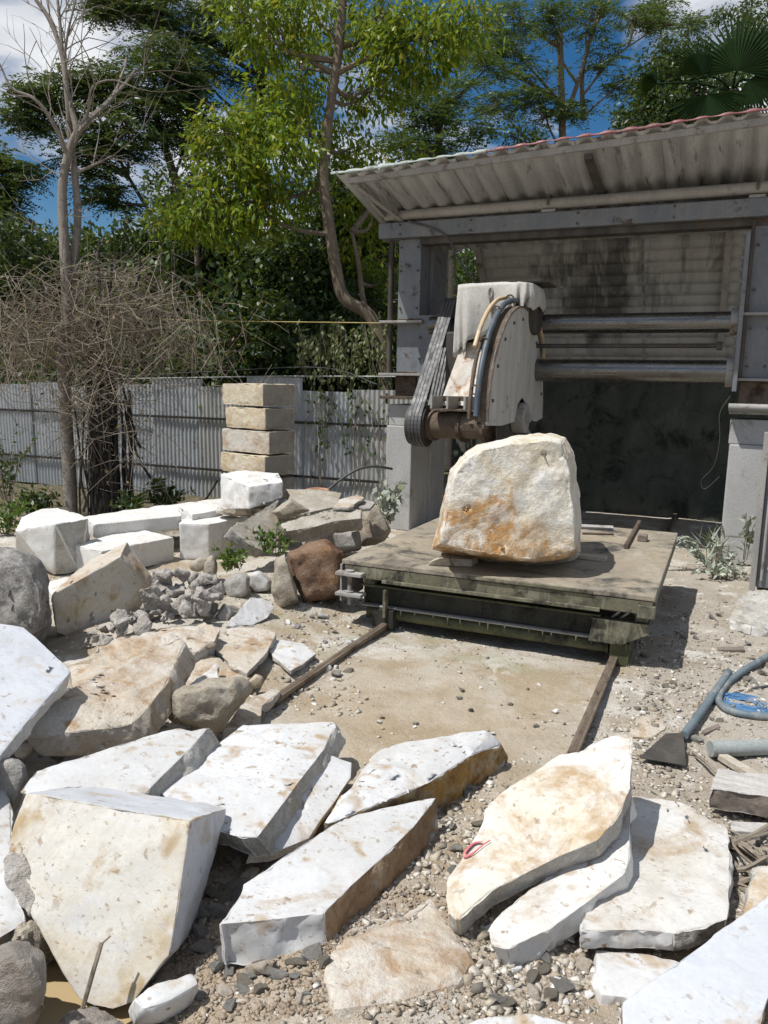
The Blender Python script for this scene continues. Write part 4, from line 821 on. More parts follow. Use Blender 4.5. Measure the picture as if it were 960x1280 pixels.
slab('marble_slab', 'long ochre streaked slab behind the scalloped tan slab', [(112, 832), (122, 806), (150, 796), (200, 784), (255, 776), (275, 787), (268, 802), (240, 818), (205, 832), (150, 836)], [(115, 830, .22), (255, 776, .28), (205, 832, .20)], .12, ('marble_tan', 'marble_rough'), flat=.016, rough=.02)
slab('marble_slab', 'cream stone sliver between the blue slab and the tan slab', [(86, 832), (108, 829), (150, 832), (130, 848), (104, 856), (92, 862)], [(88, 831, .24), (150, 832, .26), (92, 862, .22)], .10, ('marble_tan', 'marble_rough'))
boulder('rock', 'dark rock in the shadow beneath the scalloped tan slab', [(18, 925), (42, 925), (44, 942), (30, 950), (16, 946)], (30, 948), .2, ('rock_grey',), zb=.10, Lmax=.03, rough=.012, bevel=.015)
boulder('rock', 'brown rock peeping out below the front edge of the tan slab', [(88, 935), (105, 930), (128, 930), (140, 938), (120, 946), (94, 948)], (115, 945), .15, ('marble_tan',), zb=.14, Lmax=.03, rough=.012, bevel=.012)
boulder('rock', 'reddish rock behind the brown rock below the tan slab', [(92, 922), (130, 918), (145, 922), (150, 936), (120, 944), (95, 940)], (120, 940), .2, ('crust_brown',), zb=.10, D=3.32, Lmax=.03, rough=.012, bevel=.015)
boulder('boulder', 'large dark lichened boulder at the left edge', [(-60, 690), (0, 677), (30, 688), (52, 704), (62, 728), (71, 768), (60, 792), (55, 812), (20, 815), (-60, 812)], (40, 815), .7, ('rock_dark',), cat='boulder', zb=.05, Lmax=.04, rough=.025, freq=6, bevel=.06)
hull('marble_block', 'tilted grey sided block standing on its corner by the clay heap', A((65, 743, 4.72), (150, 696, 5.0), (193, 742, 5.22), (192, 757, 5.24), (172, 774, 5.16), (153, 778, 5.08), (108, 806, 4.92), (70, 790, 4.76), (159, 676, 5.25), (100, 708, 5.25), (194, 726, 5.32), (180, 760, 5.5), (80, 770, 5.4)),
     ('marble_cream', 'marble_tan'), Lmax=.04, flat=.006, rough=.016, matfn=lambda f: 0 if f.normal.dot(Vector(-CF)) > .5 else 1)

# ---------------------------------------------------------------- sawn blocks along the fence
hull('marble_block', 'upright white block with a chipped corner, leftmost of the sawn blocks', [p for x, y, z in ((27, 646, 0), (52, 636, 0), (73, 635, 0), (104, 644, 0), (110, 648, 0), (68, 655, 0), (50, 652, 0)) for p in [atz(x, y, .455)]]
     + [atz(x, y, 0.0) for x, y in ((68, 719), (20, 690), (100, 716), (115, 700), (60, 690))]+[atz(19, 664, .36)], ('marble_cut', 'marble_rough'), rough=.012,
     matfn=lambda f: 1 if (abs(f.normal.z) < .6 and f.normal.x > .35) else 0)
cutblock('marble_block', 'long low white block lying behind the others near the fence', [(106, 645), (222, 629), (282, 622), (300, 632), (222, 645), (165, 651), (116, 656)], (165, 651, 668), ('marble_cut', 'marble_rough'), zb=.22)
cutblock('marble_block', 'low white block in front of the long block, right of the upright block', [(87, 680), (172, 661), (218, 671), (127, 689)], (127, 689, 722), ('marble_cut', 'marble_rough'), zb=.02)
cutblock('marble_block', 'square white block with a shaded right side, below the small cube', [(224, 654), (238, 642), (311, 645), (261, 655)], (261, 655, 700), ('marble_cut',), zb=.03)
cutblock('marble_block', 'white block end rising behind the square white block', [(222, 632), (262, 627), (276, 637), (240, 643)], (240, 643, 660), ('marble_cut',), zb=.30)
cutblock('marble_block', 'pale flat block lying under the tilted grey sided block', [(55, 728), (103, 716), (128, 722), (66, 744)], (66, 744, 764), ('marble_cut',), zb=.05)
hull('marble_block', 'small white cube sitting in front of the tall block stack', A((275, 592, 7.15), (306, 588, 7.3), (349, 590, 7.3), (354, 602, 7.1), (311, 608, 6.95), (275, 637, 7.15), (311, 636, 6.95), (354, 622, 7.1), (320, 620, 7.35)), ('marble_cut', 'marble_rough'), flat=.008)
boulder('rock', 'ochre stained stone lying under the small white cube', [(272, 632), (295, 627), (312, 635), (314, 643), (290, 645), (270, 640)], (290, 644), .25, ('marble_tan',), zb=.40, Lmax=.03, rough=.015, bevel=.012)
D0 = 7.9; rs = random.Random(3)
stack = [((279, 479, 328, 480, 369, 477, 509), 'top block of the tall stack, yellowish with a pale lid', ('block_rust', 'block_shaded')), ((281, 509, 330, 511, 371, 508, 539), 'second block of the tall stack, with a white chipped corner', ('block_rust', 'block_shaded')),
         ((281, 537, 333, 540, 370, 535, 570), 'third block of the tall stack, pale front and shaded side', ('marble_tan', 'block_shaded')), ((278, 567, 326, 571, 369, 565, 597), 'fourth block of the tall stack, orange brown front', ('block_rust', 'block_shaded')), ((279, 598, 330, 600, 368, 595, 630), 'bottom block of the tall stack, mostly hidden by the small cube', ('block_shaded', 'block_shaded'))]
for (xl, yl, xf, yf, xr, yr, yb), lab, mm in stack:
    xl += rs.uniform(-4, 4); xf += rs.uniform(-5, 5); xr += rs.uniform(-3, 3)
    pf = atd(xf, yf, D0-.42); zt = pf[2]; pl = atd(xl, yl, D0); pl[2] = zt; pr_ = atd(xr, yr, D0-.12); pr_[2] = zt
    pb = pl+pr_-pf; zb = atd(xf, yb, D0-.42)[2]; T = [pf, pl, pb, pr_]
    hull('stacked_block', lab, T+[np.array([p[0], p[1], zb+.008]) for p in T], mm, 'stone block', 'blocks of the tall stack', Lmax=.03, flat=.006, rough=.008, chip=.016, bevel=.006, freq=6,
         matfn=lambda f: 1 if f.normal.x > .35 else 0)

# ---------------------------------------------------------------- rubble pile left of the cart
slab('stone_slab', 'striped grey brown slab leaning at the left end of the rubble pile', [(288, 661), (345, 626), (357, 611), (343, 637), (351, 649), (358, 664), (346, 682), (328, 688), (311, 680)], [(289, 661, .48), (356, 612, .66), (330, 687, .30)], .10, ('rock_ripple', 'rock_grey'), flat=.006)
slab('stone_slab', 'grey slab tilted behind the striped slab on the rubble pile', [(357, 611), (400, 612), (427, 616), (420, 633), (388, 640), (364, 622)], [(357, 611, .66), (427, 616, .62), (388, 640, .54)], .08, ('rock_ripple', 'rock_grey'))
boulder('rock', 'yellowish wedge of stone caught between the two tilted grey slabs', [(340, 641), (363, 623), (388, 637), (376, 642), (350, 650)], (360, 648), .35, ('rock_mud',), zb=.50, Lmax=.035, rough=.012, bevel=.012)
slab('stone_slab', 'long flat brown grey slab on top of the rubble pile beside the cart', [(350, 655), (380, 646), (420, 635), (451, 638), (450, 648), (420, 651), (385, 660), (356, 664)], [(350, 655, .52), (451, 638, .56), (420, 651, .52)], .13, ('rock_ripple', 'rock_mud'), ext=(0, .03, -.11), flat=.008)
boulder('rock', 'dark stone block under the long flat slab', [(404, 664), (450, 662), (452, 686), (425, 692), (402, 684)], (430, 690), .4, ('rock_grey',), zb=.12, Lmax=.04, rough=.012, bevel=.02)
boulder('rock', 'pointed brown speckled rock standing behind the cart corner', [(450, 643), (462, 626), (473, 631), (489, 662), (480, 680), (452, 682)], (470, 682), .35, ('rock_mud',), zb=.12, Lmax=.035, rough=.012, bevel=.02)
boulder('boulder', 'red brown boulder beside the left corner of the cart', [(356, 690), (380, 684), (408, 673), (431, 687), (430, 742), (405, 752), (380, 761), (366, 735), (359, 720)], (385, 760), .45, ('rock_rust',), cat='boulder', zb=.03, Lmax=.035, rough=.022, freq=6, bevel=.03, shrink=.8)
boulder('rock', 'thin upright grey brown stone leaning on the red brown boulder', [(345, 700), (357, 694), (360, 722), (375, 757), (350, 771), (341, 744)], (352, 770), .3, ('rock_mud',), zb=.03, Lmax=.035, rough=.015, bevel=.015)
boulder('rock', 'small pale stone tucked above the red brown boulder', [(376, 670), (398, 667), (403, 674), (398, 681), (378, 680)], (390, 681), .15, ('marble_cut',), zb=.30, Lmax=.03, rough=.006, bevel=.008)
slab('stone_slab', 'thin pinkish stone flake on top of the rubble pile', [(416, 634), (424, 624), (446, 618), (455, 622), (437, 634)], [(416, 634, .60), (446, 618, .64), (437, 634, .60)], .03, ('marble_tan', 'rock_grey'))
slab('stone_slab', 'dark thin flake lying beside the pinkish flake', [(440, 632), (452, 624), (470, 627), (462, 636)], [(440, 632, .58), (470, 627, .58), (462, 636, .56)], .03, ('rock_grey', 'rock_grey'))
tp = atd(397, 611, 7.6); b = MB(); b.tube([tp+(.10*math.cos(a), .10*math.sin(a), -.02) for a in np.linspace(0, 6.283, 19)], .02, 7); tag(b.build('pot_rim', 'clay_pot', None, True), 'terracotta pot rim behind the rubble pile', 'pot rim')
boulder('rock', 'white stone with a dark spot beside the weeds', [(309, 716), (325, 714), (341, 728), (338, 742), (317, 745), (310, 732)], (325, 744), .22, ('marble',), zb=.10, Lmax=.03, rough=.012, bevel=.015)
slab('stone_slab', 'white pointed slab lying on the slope below the spotted stone', [(283, 783), (296, 766), (314, 746), (336, 748), (343, 760), (334, 773), (317, 781)], [(283, 783, .16), (314, 746, .26), (343, 760, .18)], .05, ('marble', 'marble_rough'), flat=.008)
boulder('rock', 'angular grey rock left of the spotted white stone', [(279, 728), (291, 718), (310, 722), (310, 742), (303, 752), (282, 752)], (295, 752), .25, ('rock_grey',), zb=.10, Lmax=.03, rough=.018, bevel=.02)
boulder('rock', 'narrow grey stone between the clay heap and the angular grey rock', [(264, 738), (276, 726), (282, 733), (276, 752), (264, 752)], (270, 752), .15, ('rock_grey',), zb=.10, Lmax=.03, rough=.012, bevel=.012)
boulder('rock', 'small grey cut stone in front of the angular grey rock', [(266, 770), (280, 753), (292, 764), (287, 778), (270, 778)], (278, 778), .15, ('rock_grey',), zb=.12, Lmax=.03, rough=.006, bevel=.01)
boulder('rock', 'grey stone lying at the foot of the clay heap', [(252, 768), (262, 752), (272, 756), (270, 772), (256, 774)], (262, 774), .14, ('rock_grey',), zb=.12, Lmax=.03, rough=.01, bevel=.012)
boulder('rock', 'brown rock with moss at the top of the clay heap', [(236, 706), (250, 698), (262, 700), (264, 710), (248, 716), (237, 713)], (250, 715), .2, ('rock_mud',), zb=.18, Lmax=.03, rough=.012, bevel=.015)
boulder('rock', 'rounded brown rock just right of the mossy rock', [(255, 700), (266, 692), (272, 700), (272, 718), (258, 720)], (264, 719), .2, ('rock_mud',), zb=.16, Lmax=.03, rough=.012, bevel=.015)
# clay heap: lumps of dried slurry
def heap(name, label, lumps, mat, cat, Lmax=.03, rough=.03):
    bm = bmesh.new()
    rl = random.Random(9)
    for (x, y, D, r) in lumps:
        c = atd(x, y, D); tb = bmesh.new(); r *= rl.choice((.7, .9, 1.0, 1.35))
        vs = [tb.verts.new(tuple(c+r*unit(np.array([rl.gauss(0, 1), rl.gauss(0, 1), rl.gauss(0, .8)]))*rl.uniform(.8, 1.1))) for _ in range(11)]
        q = bmesh.ops.convex_hull(tb, input=vs); tb.verts.index_update(); mp = [bm.verts.new(v.co) for v in tb.verts]
        for f in tb.faces: bm.faces.new([mp[v.index] for v in f.verts])
        tb.free()
    bmesh.ops.delete(bm, geom=[v for v in bm.verts if not v.link_faces], context='VERTS')
    return finish_stone(bm, name, [mat], label, cat, None, Lmax, rough, rough, 0, .008, 16, None, 5, .012)
rs = random.Random(3)
heap('clay_heap', 'lumpy heap of grey lavender dried clay beside the tilted block', [(rs.gauss(222, 16), 0, 0, 0)[:0] or (x, y, 5.15-(y-700)*.006+rs.uniform(-.1, .1), rs.uniform(.045, .085)) for x, y in
     [(205, 722), (215, 715), (228, 718), (240, 725), (250, 735), (258, 745), (200, 735), (212, 735), (226, 738), (240, 748), (250, 755), (195, 748), (208, 752), (222, 756), (236, 762), (262, 725), (268, 735), (185, 758), (176, 768), (192, 768), (208, 772), (165, 775), (150, 775), (140, 785), (128, 788), (155, 790), (118, 795), (172, 785), (110, 805), (130, 802)]], 'clay', 'clay heap', .014, .018)
# middle stones between the tan slab and the rail
slab('stone_slab', 'flat tan slab with a white corner lying behind the muddy boulder', [(262, 806), (285, 785), (322, 784), (346, 791), (334, 815), (322, 828), (309, 841), (290, 832)], [(262, 806, .18), (330, 786, .18), (309, 841, .16)], .035, ('marble_tan', 'marble_rough'), flat=.006)
slab('stone_slab', 'cream flat stone sloping below the flat tan slab', [(206, 824), (248, 812), (290, 832), (314, 846), (300, 856), (262, 862), (226, 872), (210, 858)], [(206, 824, .17), (290, 832, .15), (226, 872, .12)], .06, ('marble_tan', 'marble_rough'), flat=.012)
slab('stone_slab', 'small white broken slab lying on the cream flat stone', [(224, 864), (248, 846), (271, 830), (274, 852), (240, 866)], [(224, 864, .17), (271, 830, .20), (274, 852, .18)], .035, ('marble', 'marble_rough'))
slab('stone_slab', 'thin white slab with wavy edges lying close to the left rail', [(318, 807), (350, 799), (380, 804), (396, 816), (380, 829), (364, 838), (350, 826), (336, 814)], [(318, 807, .14), (380, 804, .12), (364, 838, .11)], .025, ('marble', 'marble_rough'), flat=.006)
boulder('boulder', 'muddy brown boulder in front of the rail end', [(206, 898), (216, 868), (240, 860), (268, 852), (300, 852), (314, 866), (298, 888), (270, 918), (236, 912), (212, 908)], (262, 916), .32, ('rock_mud',), cat='boulder', zb=.10, Lmax=.026, rough=.022, freq=7, bevel=.03)
hull('stone_sliver', 'narrow white stone sliver left of the muddy boulder', [atz(x, y, z) for x, y, z in ((178, 920, .22), (203, 877, .24), (211, 868, .24), (216, 874, .22), (213, 884, .20), (186, 922, .18), (182, 925, .15), (212, 890, .14))], ('marble', 'marble_rough'), 'stone', Lmax=.03, flat=.004)
slab('stone_slab', 'tan flat stone wedged at the end of the left rail', [(280, 910), (300, 882), (346, 858), (352, 863), (328, 882), (327, 894), (300, 908)], [(280, 910, .13), (346, 858, .12), (327, 894, .11)], .06, ('marble_tan', 'marble_rough'))
boulder('rock', 'small pale stone lying between the flat stones and the rail', [(310, 850), (320, 840), (330, 846), (328, 860), (316, 862)], (320, 861), .12, ('marble_tan',), zb=.10, Lmax=.02, rough=.008, bevel=.01)
boulder('rock', 'small wedge stone perched on the flat tan slab', [(253, 806), (264, 802), (272, 808), (262, 814), (254, 812)], (262, 813), .1, ('rock_mud',), zb=.20, Lmax=.02, rough=.005, bevel=.008)
# right side
slab('stone_slab', 'white rippled rock slab in front of the grey metal cabinet', [(911, 773), (925, 746), (941, 737), (980, 742), (995, 772), (960, 786), (940, 782)], [(911, 773, .10), (941, 737, .12), (995, 772, .10)], .07, ('marble_rough', 'marble_cut'), flat=.02, freq=11)
slab('buried_rock', 'flat tan rock mostly buried in front of the leaning slabs', [(398, 1205), (412, 1180), (470, 1152), (540, 1112), (565, 1150), (600, 1195), (575, 1228), (500, 1252), (415, 1262)], [(398, 1205, .085), (540, 1112, .07), (575, 1228, .06)], .12, ('marble_tan', 'marble_tan'), cat='rock', flat=.010, bevel=.03, freq=7, chip=.01)
slab('buried_rock', 'pale rock set flush in the gravel near the shovel', [(785, 905), (805, 892), (830, 895), (833, 910), (812, 922), (790, 920)], [(785, 905, .03), (830, 895, .03), (812, 922, .03)], .05, ('marble_tan', 'marble_tan'), cat='rock', flat=.01)
hull('marble_slab', 'small white slab lying at the foot of the big cream block', [atz(x, y, z) for x, y, z in ((168, 1247, .085), (183, 1234, .09), (240, 1214, .09), (247, 1230, .085), (212, 1250, .08), (178, 1262, .08), (248, 1262, .0), (215, 1275, 0), (165, 1285, 0), (160, 1262, 0))], ('marble', 'marble_tan'), 'stone slab', Lmax=.022, flat=.005)
boulder('clay_lump', 'wet grey clay lump in the bottom left corner beside the puddle', [(-30, 1190), (8, 1178), (30, 1192), (45, 1215), (54, 1245), (48, 1275), (20, 1300), (-30, 1300)], (25, 1290), .3, ('clay_wet',), zb=0, Lmax=.022, rough=.022, freq=9, bevel=.03, cat='clay lump')
boulder('clay_lump', 'crumbly brown clay clod between the white slab and the puddle', [(5, 1178), (22, 1165), (42, 1160), (58, 1178), (55, 1196), (36, 1206), (14, 1200)], (35, 1204), .16, ('rock_mud',), zb=.0, Lmax=.016, rough=.022, freq=17, bevel=.02, cat='clay lump')
boulder('clay_lump', 'wet clay mound at the bottom edge below the big cream block', [(62, 1290), (75, 1270), (100, 1262), (130, 1265), (160, 1275), (160, 1310), (70, 1310)], (110, 1300), .2, ('clay_wet',), zb=0, Lmax=.02, rough=.018, freq=12, bevel=.02, cat='clay lump')
# red crayon mark on the leaning slab
_a, _n = plane_from([(565, 1146, .11), (793, 920, .44), (750, 1050, .28)])
def on_slab(x, y, lift=.006):
    d = ray(x, y); return EYEP+d*((_a-EYEP)@_n)/(d@_n)+_n*lift
slabo = [o for o in C.objects if o.get('label', '').startswith('long leaning cream slab')][0]
def lp_(x, y): return on_slab(x, y)
stroke = catmull([lp_(*q) for q in ((603, 1054), (592, 1056), (582, 1066), (582, 1072), (592, 1068), (604, 1058), (613, 1052))], 5)
b = MB(); b.tube(stroke, [.002+.005*math.sin(math.pi*min(1, i/len(stroke)+.2))**2 for i in range(len(stroke))], 6, flat=.35); b.build('crayon_mark', 'red_paint', slabo)

# ---------------------------------------------------------------- loose rubble one can pick out
RM = {}
def rubble_mesh(k, mat):
    if (k, mat) in RM: return RM[(k, mat)]
    bm = bmesh.new(); rr = random.Random(k); vs = [bm.verts.new((rr.uniform(-1, 1), rr.uniform(-.8, .8), rr.uniform(-.55, .55))) for _ in range(11)]
    r = bmesh.ops.convex_hull(bm, input=vs); junk = [g for g in r['geom_interior']+r['geom_unused'] if isinstance(g, bmesh.types.BMVert)]
    bmesh.ops.delete(bm, geom=list(set(junk)), context='VERTS')
    bmesh.ops.bevel(bm, geom=bm.edges[:], offset=.09, segments=1, affect='EDGES', clamp_overlap=True)
    me = bpy.data.meshes.new('loose_stone'); bm.to_mesh(me); bm.free(); me.materials.append(MAT[mat]); MAT[mat]['key'] = mat; RM[(k, mat)] = me; return me
def rubble(n_, boxpx, smin, smax, mats, label, group, z=0.0, seed=1):
    rr = random.Random(seed)
    for i in range(n_):
        x, y = rr.uniform(boxpx[0], boxpx[1]), rr.uniform(boxpx[2], boxpx[3]); p = atz(x, y, z); s = rr.uniform(smin, smax)
        gz = float(gheight(np.array([p[0]]), np.array([p[1]]))[0])
        o = link('loose_stone', rubble_mesh(rr.randrange(9), rr.choice(mats)), None, None, (p[0], p[1], max(gz, z-.03)+s*.25)); o.scale = (s, s*rr.uniform(.75, 1.1), s*rr.uniform(.7, 1.1))
        o.rotation_euler = (rr.uniform(-.4, .4), rr.uniform(-.4, .4), rr.uniform(0, 6.28)); tag(o, label.replace('{c}', {'rock_mud': 'brown', 'rock_grey': 'grey', 'marble_tan': 'tan', 'marble': 'white', 'marble_rough': 'off white'}[o.data.materials[0]['key']]), 'stone', group)
rubble(16, (190, 300, 735, 790), .03, .07, ('rock_mud', 'rock_grey'), '{c} stone lying loose around the clay heap', 'stones around the clay heap', .10, 20)
rubble(26, (222, 318, 1062, 1215), .025, .06, ('rock_mud', 'rock_grey', 'marble_tan'), 'loose shaded {c} stone in the hollow right of the big cream block', 'stones in the hollow between the front slabs', 0.02, 11)
rubble(26, (590, 742, 1150, 1275), .018, .042, ('marble_tan', 'rock_grey', 'marble', 'rock_mud'), 'small loose {c} stone in front of the leaning slabs', 'small stones before the leaning slabs', 0, 12)
rubble(22, (345, 450, 745, 870), .02, .05, ('marble_rough', 'marble', 'rock_mud'), '{c} stone chip beside the left rail near the cart', 'chips beside the left rail', 0, 13)
rubble(24, (520, 640, 985, 1110), .015, .036, ('marble_rough', 'rock_mud', 'rock_grey'), 'small {c} stone in the gravel strip between the slabs', 'stones in the gravel strip', 0, 14)
rubble(22, (250, 420, 1195, 1278), .015, .04, ('rock_mud', 'marble_tan', 'rock_mud', 'marble_rough'), 'small {c} clod or stone on the soil at the bottom edge', 'stones on the soil at the bottom edge', 0, 15)
rubble(26, (775, 960, 770, 960), .02, .05, ('rock_mud', 'rock_grey', 'marble_rough'), 'small {c} stone on the gravel right of the rails', 'stones right of the rails', 0, 16)
rubble(18, (190, 320, 770, 900), .03, .07, ('rock_mud', 'marble_tan', 'rock_grey'), '{c} stone filling a gap around the tan slabs', 'stones among the tan slabs', .08, 17)
rubble(14, (430, 700, 850, 930), .012, .03, ('marble', 'rock_grey', 'rock_mud'), 'small {c} stone on the tan mud between the rails', 'stones between the rails', 0, 18)
rubble(16, (40, 210, 870, 965), .05, .10, ('rock_grey', 'rock_mud'), '{c} stone in the dark gap under the tan slab', 'stones under the tan slab', .05, 19)

# ================================================================ SMALL THINGS ON THE RIGHT
def gz(p): return float(gheight(np.array([p[0]]), np.array([p[1]]))[0])
sh_ = empty('shovel', tuple(atz(830, 940, .02)), 'flat triangular shovel with a grey pipe handle lying on the gravel', 'shovel')
bl = [atz(*q) for q in ((799, 948, .03), (832, 918, .05), (854, 917, .06), (858, 958, .03))]
MB().prism(bl, (0, 0, .006)).build('blade', 'steel_dark', sh_, bevel=.002)
MB().tube([atz(855, 919, .05), atz(880, 885, .06), atz(911, 840, .07)], .021, 10).build('handle', 'hose_blue', sh_, True)
pts = [(990, 800, .05), (960, 820, .05), (930, 838, .05), (908, 855, .05), (898, 872, .05), (905, 884, .05), (925, 892, .05), (960, 896, .05), (1000, 892, .05)]
tag(MB().tube(catmull([atz(*q) for q in pts], 6), .020, 10).build('hose', 'hose_blue', None, True), 'blue grey rubber hose curving in from the right edge', 'hose')
pts = [(900, 882, .03), (915, 868, .03), (935, 862, .03), (975, 855, .03)]
tag(MB().tube(catmull([atz(*q) for q in pts], 6), .007, 6).build('cable', 'rubber', None, True), 'thin dark cable lying inside the hose loop', 'cable')
rb = MB(); cen = atz(930, 882, .02)
for k in range(7):
    r = .04+.012*k; rb.tube([cen+(r*1.6*math.cos(a)+rnd.uniform(-.006, .006), r*math.sin(a)+rnd.uniform(-.006, .006), .012+.008*rnd.random()) for a in np.linspace(0, 6.28, 19)], .005, 5)
tag(rb.build('rope_coil', 'rope_blue', None), 'frayed blue plastic rope lying inside the hose loop', 'rope')
pp = [atz(888, 936, .05), atz(930, 935, .05), atz(1010, 932, .05)]
pipe = tag(MB().tube(pp, .036, 16).build('steel_pipe', 'pipe_grey', None, True), 'short thick grey pipe on the gravel at the right edge', 'pipe')
def plank(name, label, poly, z, th, mat): return tag(MB().prism([atz(x, y, z) for x, y in poly], (0, 0, -th)).build(name, mat, None, bevel=.004), label, 'plank')
plank('plank', 'narrow pale plank between the grey pipe and the timber block', [(897, 942), (906, 940), (950, 966), (940, 969)], .04, .03, 'wood')
plank('plank', 'weathered board with rough end below the grey timber block', [(913, 1026), (1000, 1030), (1000, 1044), (914, 1038)], .05, .04, 'wood_grey')
plank('plank', 'small dark stick of wood beside the shovel blade', [(878, 912), (898, 904), (901, 908), (880, 917)], .03, .03, 'wood_dark')
plank('plank', 'dark wood offcut on the gravel right of the cart', [(896, 808), (930, 808), (931, 812), (897, 812)], .03, .02, 'wood_dark')
slab('timber_block', 'thick weathered grey block with a dark front face by the right edge', [(887, 985), (898, 960), (960, 968), (1015, 976), (1015, 1004), (960, 995)], [(887, 985, .13), (898, 960, .13), (1015, 1004, .13)], .09, ('wood_grey', 'wood_dark'), cat='block', flat=.006, rough=.01, chip=.01)
root = MB(); rr = random.Random(5)
for k in range(26):
    x, y = rr.uniform(905, 965), rr.uniform(1035, 1120); z = rr.uniform(.01, .07); a = rr.uniform(-.9, .9)
    P = [atz(x+t*45*math.cos(a)+rr.uniform(-5, 5), y+t*45*math.sin(a)+rr.uniform(-5, 5), z+rr.uniform(-.01, .025)) for t in (-1, -.4, .2, .8)]
    root.tube(catmull(P, 3), rr.uniform(.004, .011), 5)
tag(root.build('root_tangle', 'twig', None), 'tangle of dry brown roots between the flat slab and the right edge', 'roots')
for (a, b_, c_, lab) in (((866, 940), (885, 955), (897, 968), 'thin dry stick lying right of the shovel blade'), ((920, 1006), (938, 995), (965, 990), 'dry branch lying across the dark front of the grey block')):
    tag(MB().tube(catmull([atz(*a, .03), atz(*b_, .05), atz(*c_, .04)], 4), .007, 6).build('stick', 'twig', None), lab, 'stick')
tw = MB(); tw.tube(catmull([atz(97, 1283, .02), atd(112, 1230, 1.98), atd(127, 1178, 2.02)], 5), [.006]*11, 6); tw.tube([atd(127, 1180, 2.02), atd(138, 1170, 2.04)], .003, 5)
tag(tw.build('twig', 'twig', None), 'thin bare twig leaning on the front of the big cream block', 'twig')
# metal cabinet
cab = empty('metal_cabinet', (.62, 6.95, 0), 'plain grey metal cabinet at the right edge beside the cement footing', 'cabinet')
q = atz(936, 738, 0); cx, cy = q[0], q[1]
ztop = aty(955, 540, cy)[2]
MB().box(cx+.05, cx+.8, cy+.01, cy+.4, .03, ztop-.02).build('body', 'steel_paint', cab, bevel=.01)
MB().box(cx, cx+.045, cy-.02, cy+.03, .0, ztop).build('frame_post', 'steel_dusty', cab, bevel=.006)
MB().box(cx+.047, cx+.8, cy-.02, cy+.005, ztop-.05, ztop).build('frame_rail', 'steel_dusty', cab, bevel=.006)
MB().tube([(cx+.085, cy-.012, .1), (cx+.085, cy-.012, ztop-.08)], .012, 6).build('hinge_rod', 'steel_dusty', cab)
for z in np.linspace(.2, ztop-.2, 5): MB().tube([(cx+.13, cy+.012, z), (cx+.13, cy-.004, z)], .012, 6).build('rivet', 'steel_dusty', cab)
# cable hanging on the right footing
tag(MB().tube(catmull([(0.03, PY-.1, 1.62), (-.05, PY-.12, 1.45), (-.03, PY-.1, 1.2), (-.06, PY-.1, .95), (-.16, PY-.1, .80), (-.12, PY-.1, .72), (.0, PY-.1, .85)], 5), .004, 6).build('hanging_cable', 'steel_dark', None), 'thin cable hanging on the right cement footing', 'cable')
# cables overhead
tag(MB().tube([(-3.5, PY, 2.34), (-6.0, 8.5, 2.42), (-9.0, 8.8, 2.55)], .006, 6).build('yellow_cable', 'yellow', None), 'yellow cable stretched through the bushes to the saw column', 'cable')
tag(MB().tube(catmull([(-3.6, 8.0, 1.66), (-4.6, 8.6, 1.85), (-6.2, 8.8, 1.80), (-8.3, 8.85, 1.68)], 5), .005, 6).build('sagging_cable', 'rubber', None), 'grey cable sagging along the top of the fence', 'cable')
tag(MB().tube(catmull([(-3.5, 9.6, 2.75), (-7, 11.0, 3.0), (-11, 12, 3.6)], 5), .008, 5).build('power_line', 'rubber', None), 'thin dark power line crossing the trees at mid height', 'cable')
tag(MB().tube(catmull([atd(410, 612, 7.9), atd(440, 590, 7.9), atd(465, 583, 8.0), atd(490, 586, 8.2)], 5), .014, 7).build('black_hose', 'rubber', None, True), 'black hose arching in front of the fence by the saw footing', 'hose')

# ================================================================ VEGETATION
def leaf_cloud(name, Cn, Dr, Ln, Wd, mat, parent, fold=.18):
    N = len(Cn); rnd3 = rng.normal(size=(N, 3)); S = np.cross(Dr, rnd3); S /= np.linalg.norm(S, axis=1)[:, None]+1e-9; U = np.cross(S, Dr)
    Ln = np.broadcast_to(Ln, N)[:, None]; Wd = np.broadcast_to(Wd, N)[:, None]
    mid = Cn+Dr*Ln*.45; V = np.stack([Cn, mid+S*Wd*.5+U*Wd*fold, Cn+Dr*Ln, mid-S*Wd*.5+U*Wd*fold], 1).reshape(-1, 3)
    org = np.zeros(3)
    if parent is not None: org = np.array(parent.location)
    return link(name, big_mesh(name, V-org, np.arange(N*4).reshape(N, 4)), mat, parent)
def twigs(centers, radii, ntw, droop, per, Ll, spread=.35, tl=.35, hollow=.35):
    """random twig ends in the clumps; leaves hang along each of them"""
    Cs, Ds, T0, T1 = [], [], [], []
    for c, r, m in zip(centers, radii, ntw):
        d = unit(rng.normal(size=(m, 3))); rad = (hollow+(1-hollow)*rng.random((m, 1))**.6); p = c+d*rad*r
        tdir = unit(d*.8+rng.normal(size=(m, 3))*.5+np.array([0, 0, -droop*.6])); q = p+tdir*tl*rng.uniform(.6, 1.2, (m, 1))
        T0.append(p); T1.append(q)
        for k in range(per):
            t = rng.random((m, 1))**.8; pos = p+(q-p)*t+rng.normal(size=(m, 3))*spread*.12
            Cs.append(pos); Ds.append(unit(tdir*.5+rng.normal(size=(m, 3))*.65+np.array([0, 0, -droop])))
    return np.concatenate(Cs), np.concatenate(Ds), np.concatenate(T0), np.concatenate(T1)
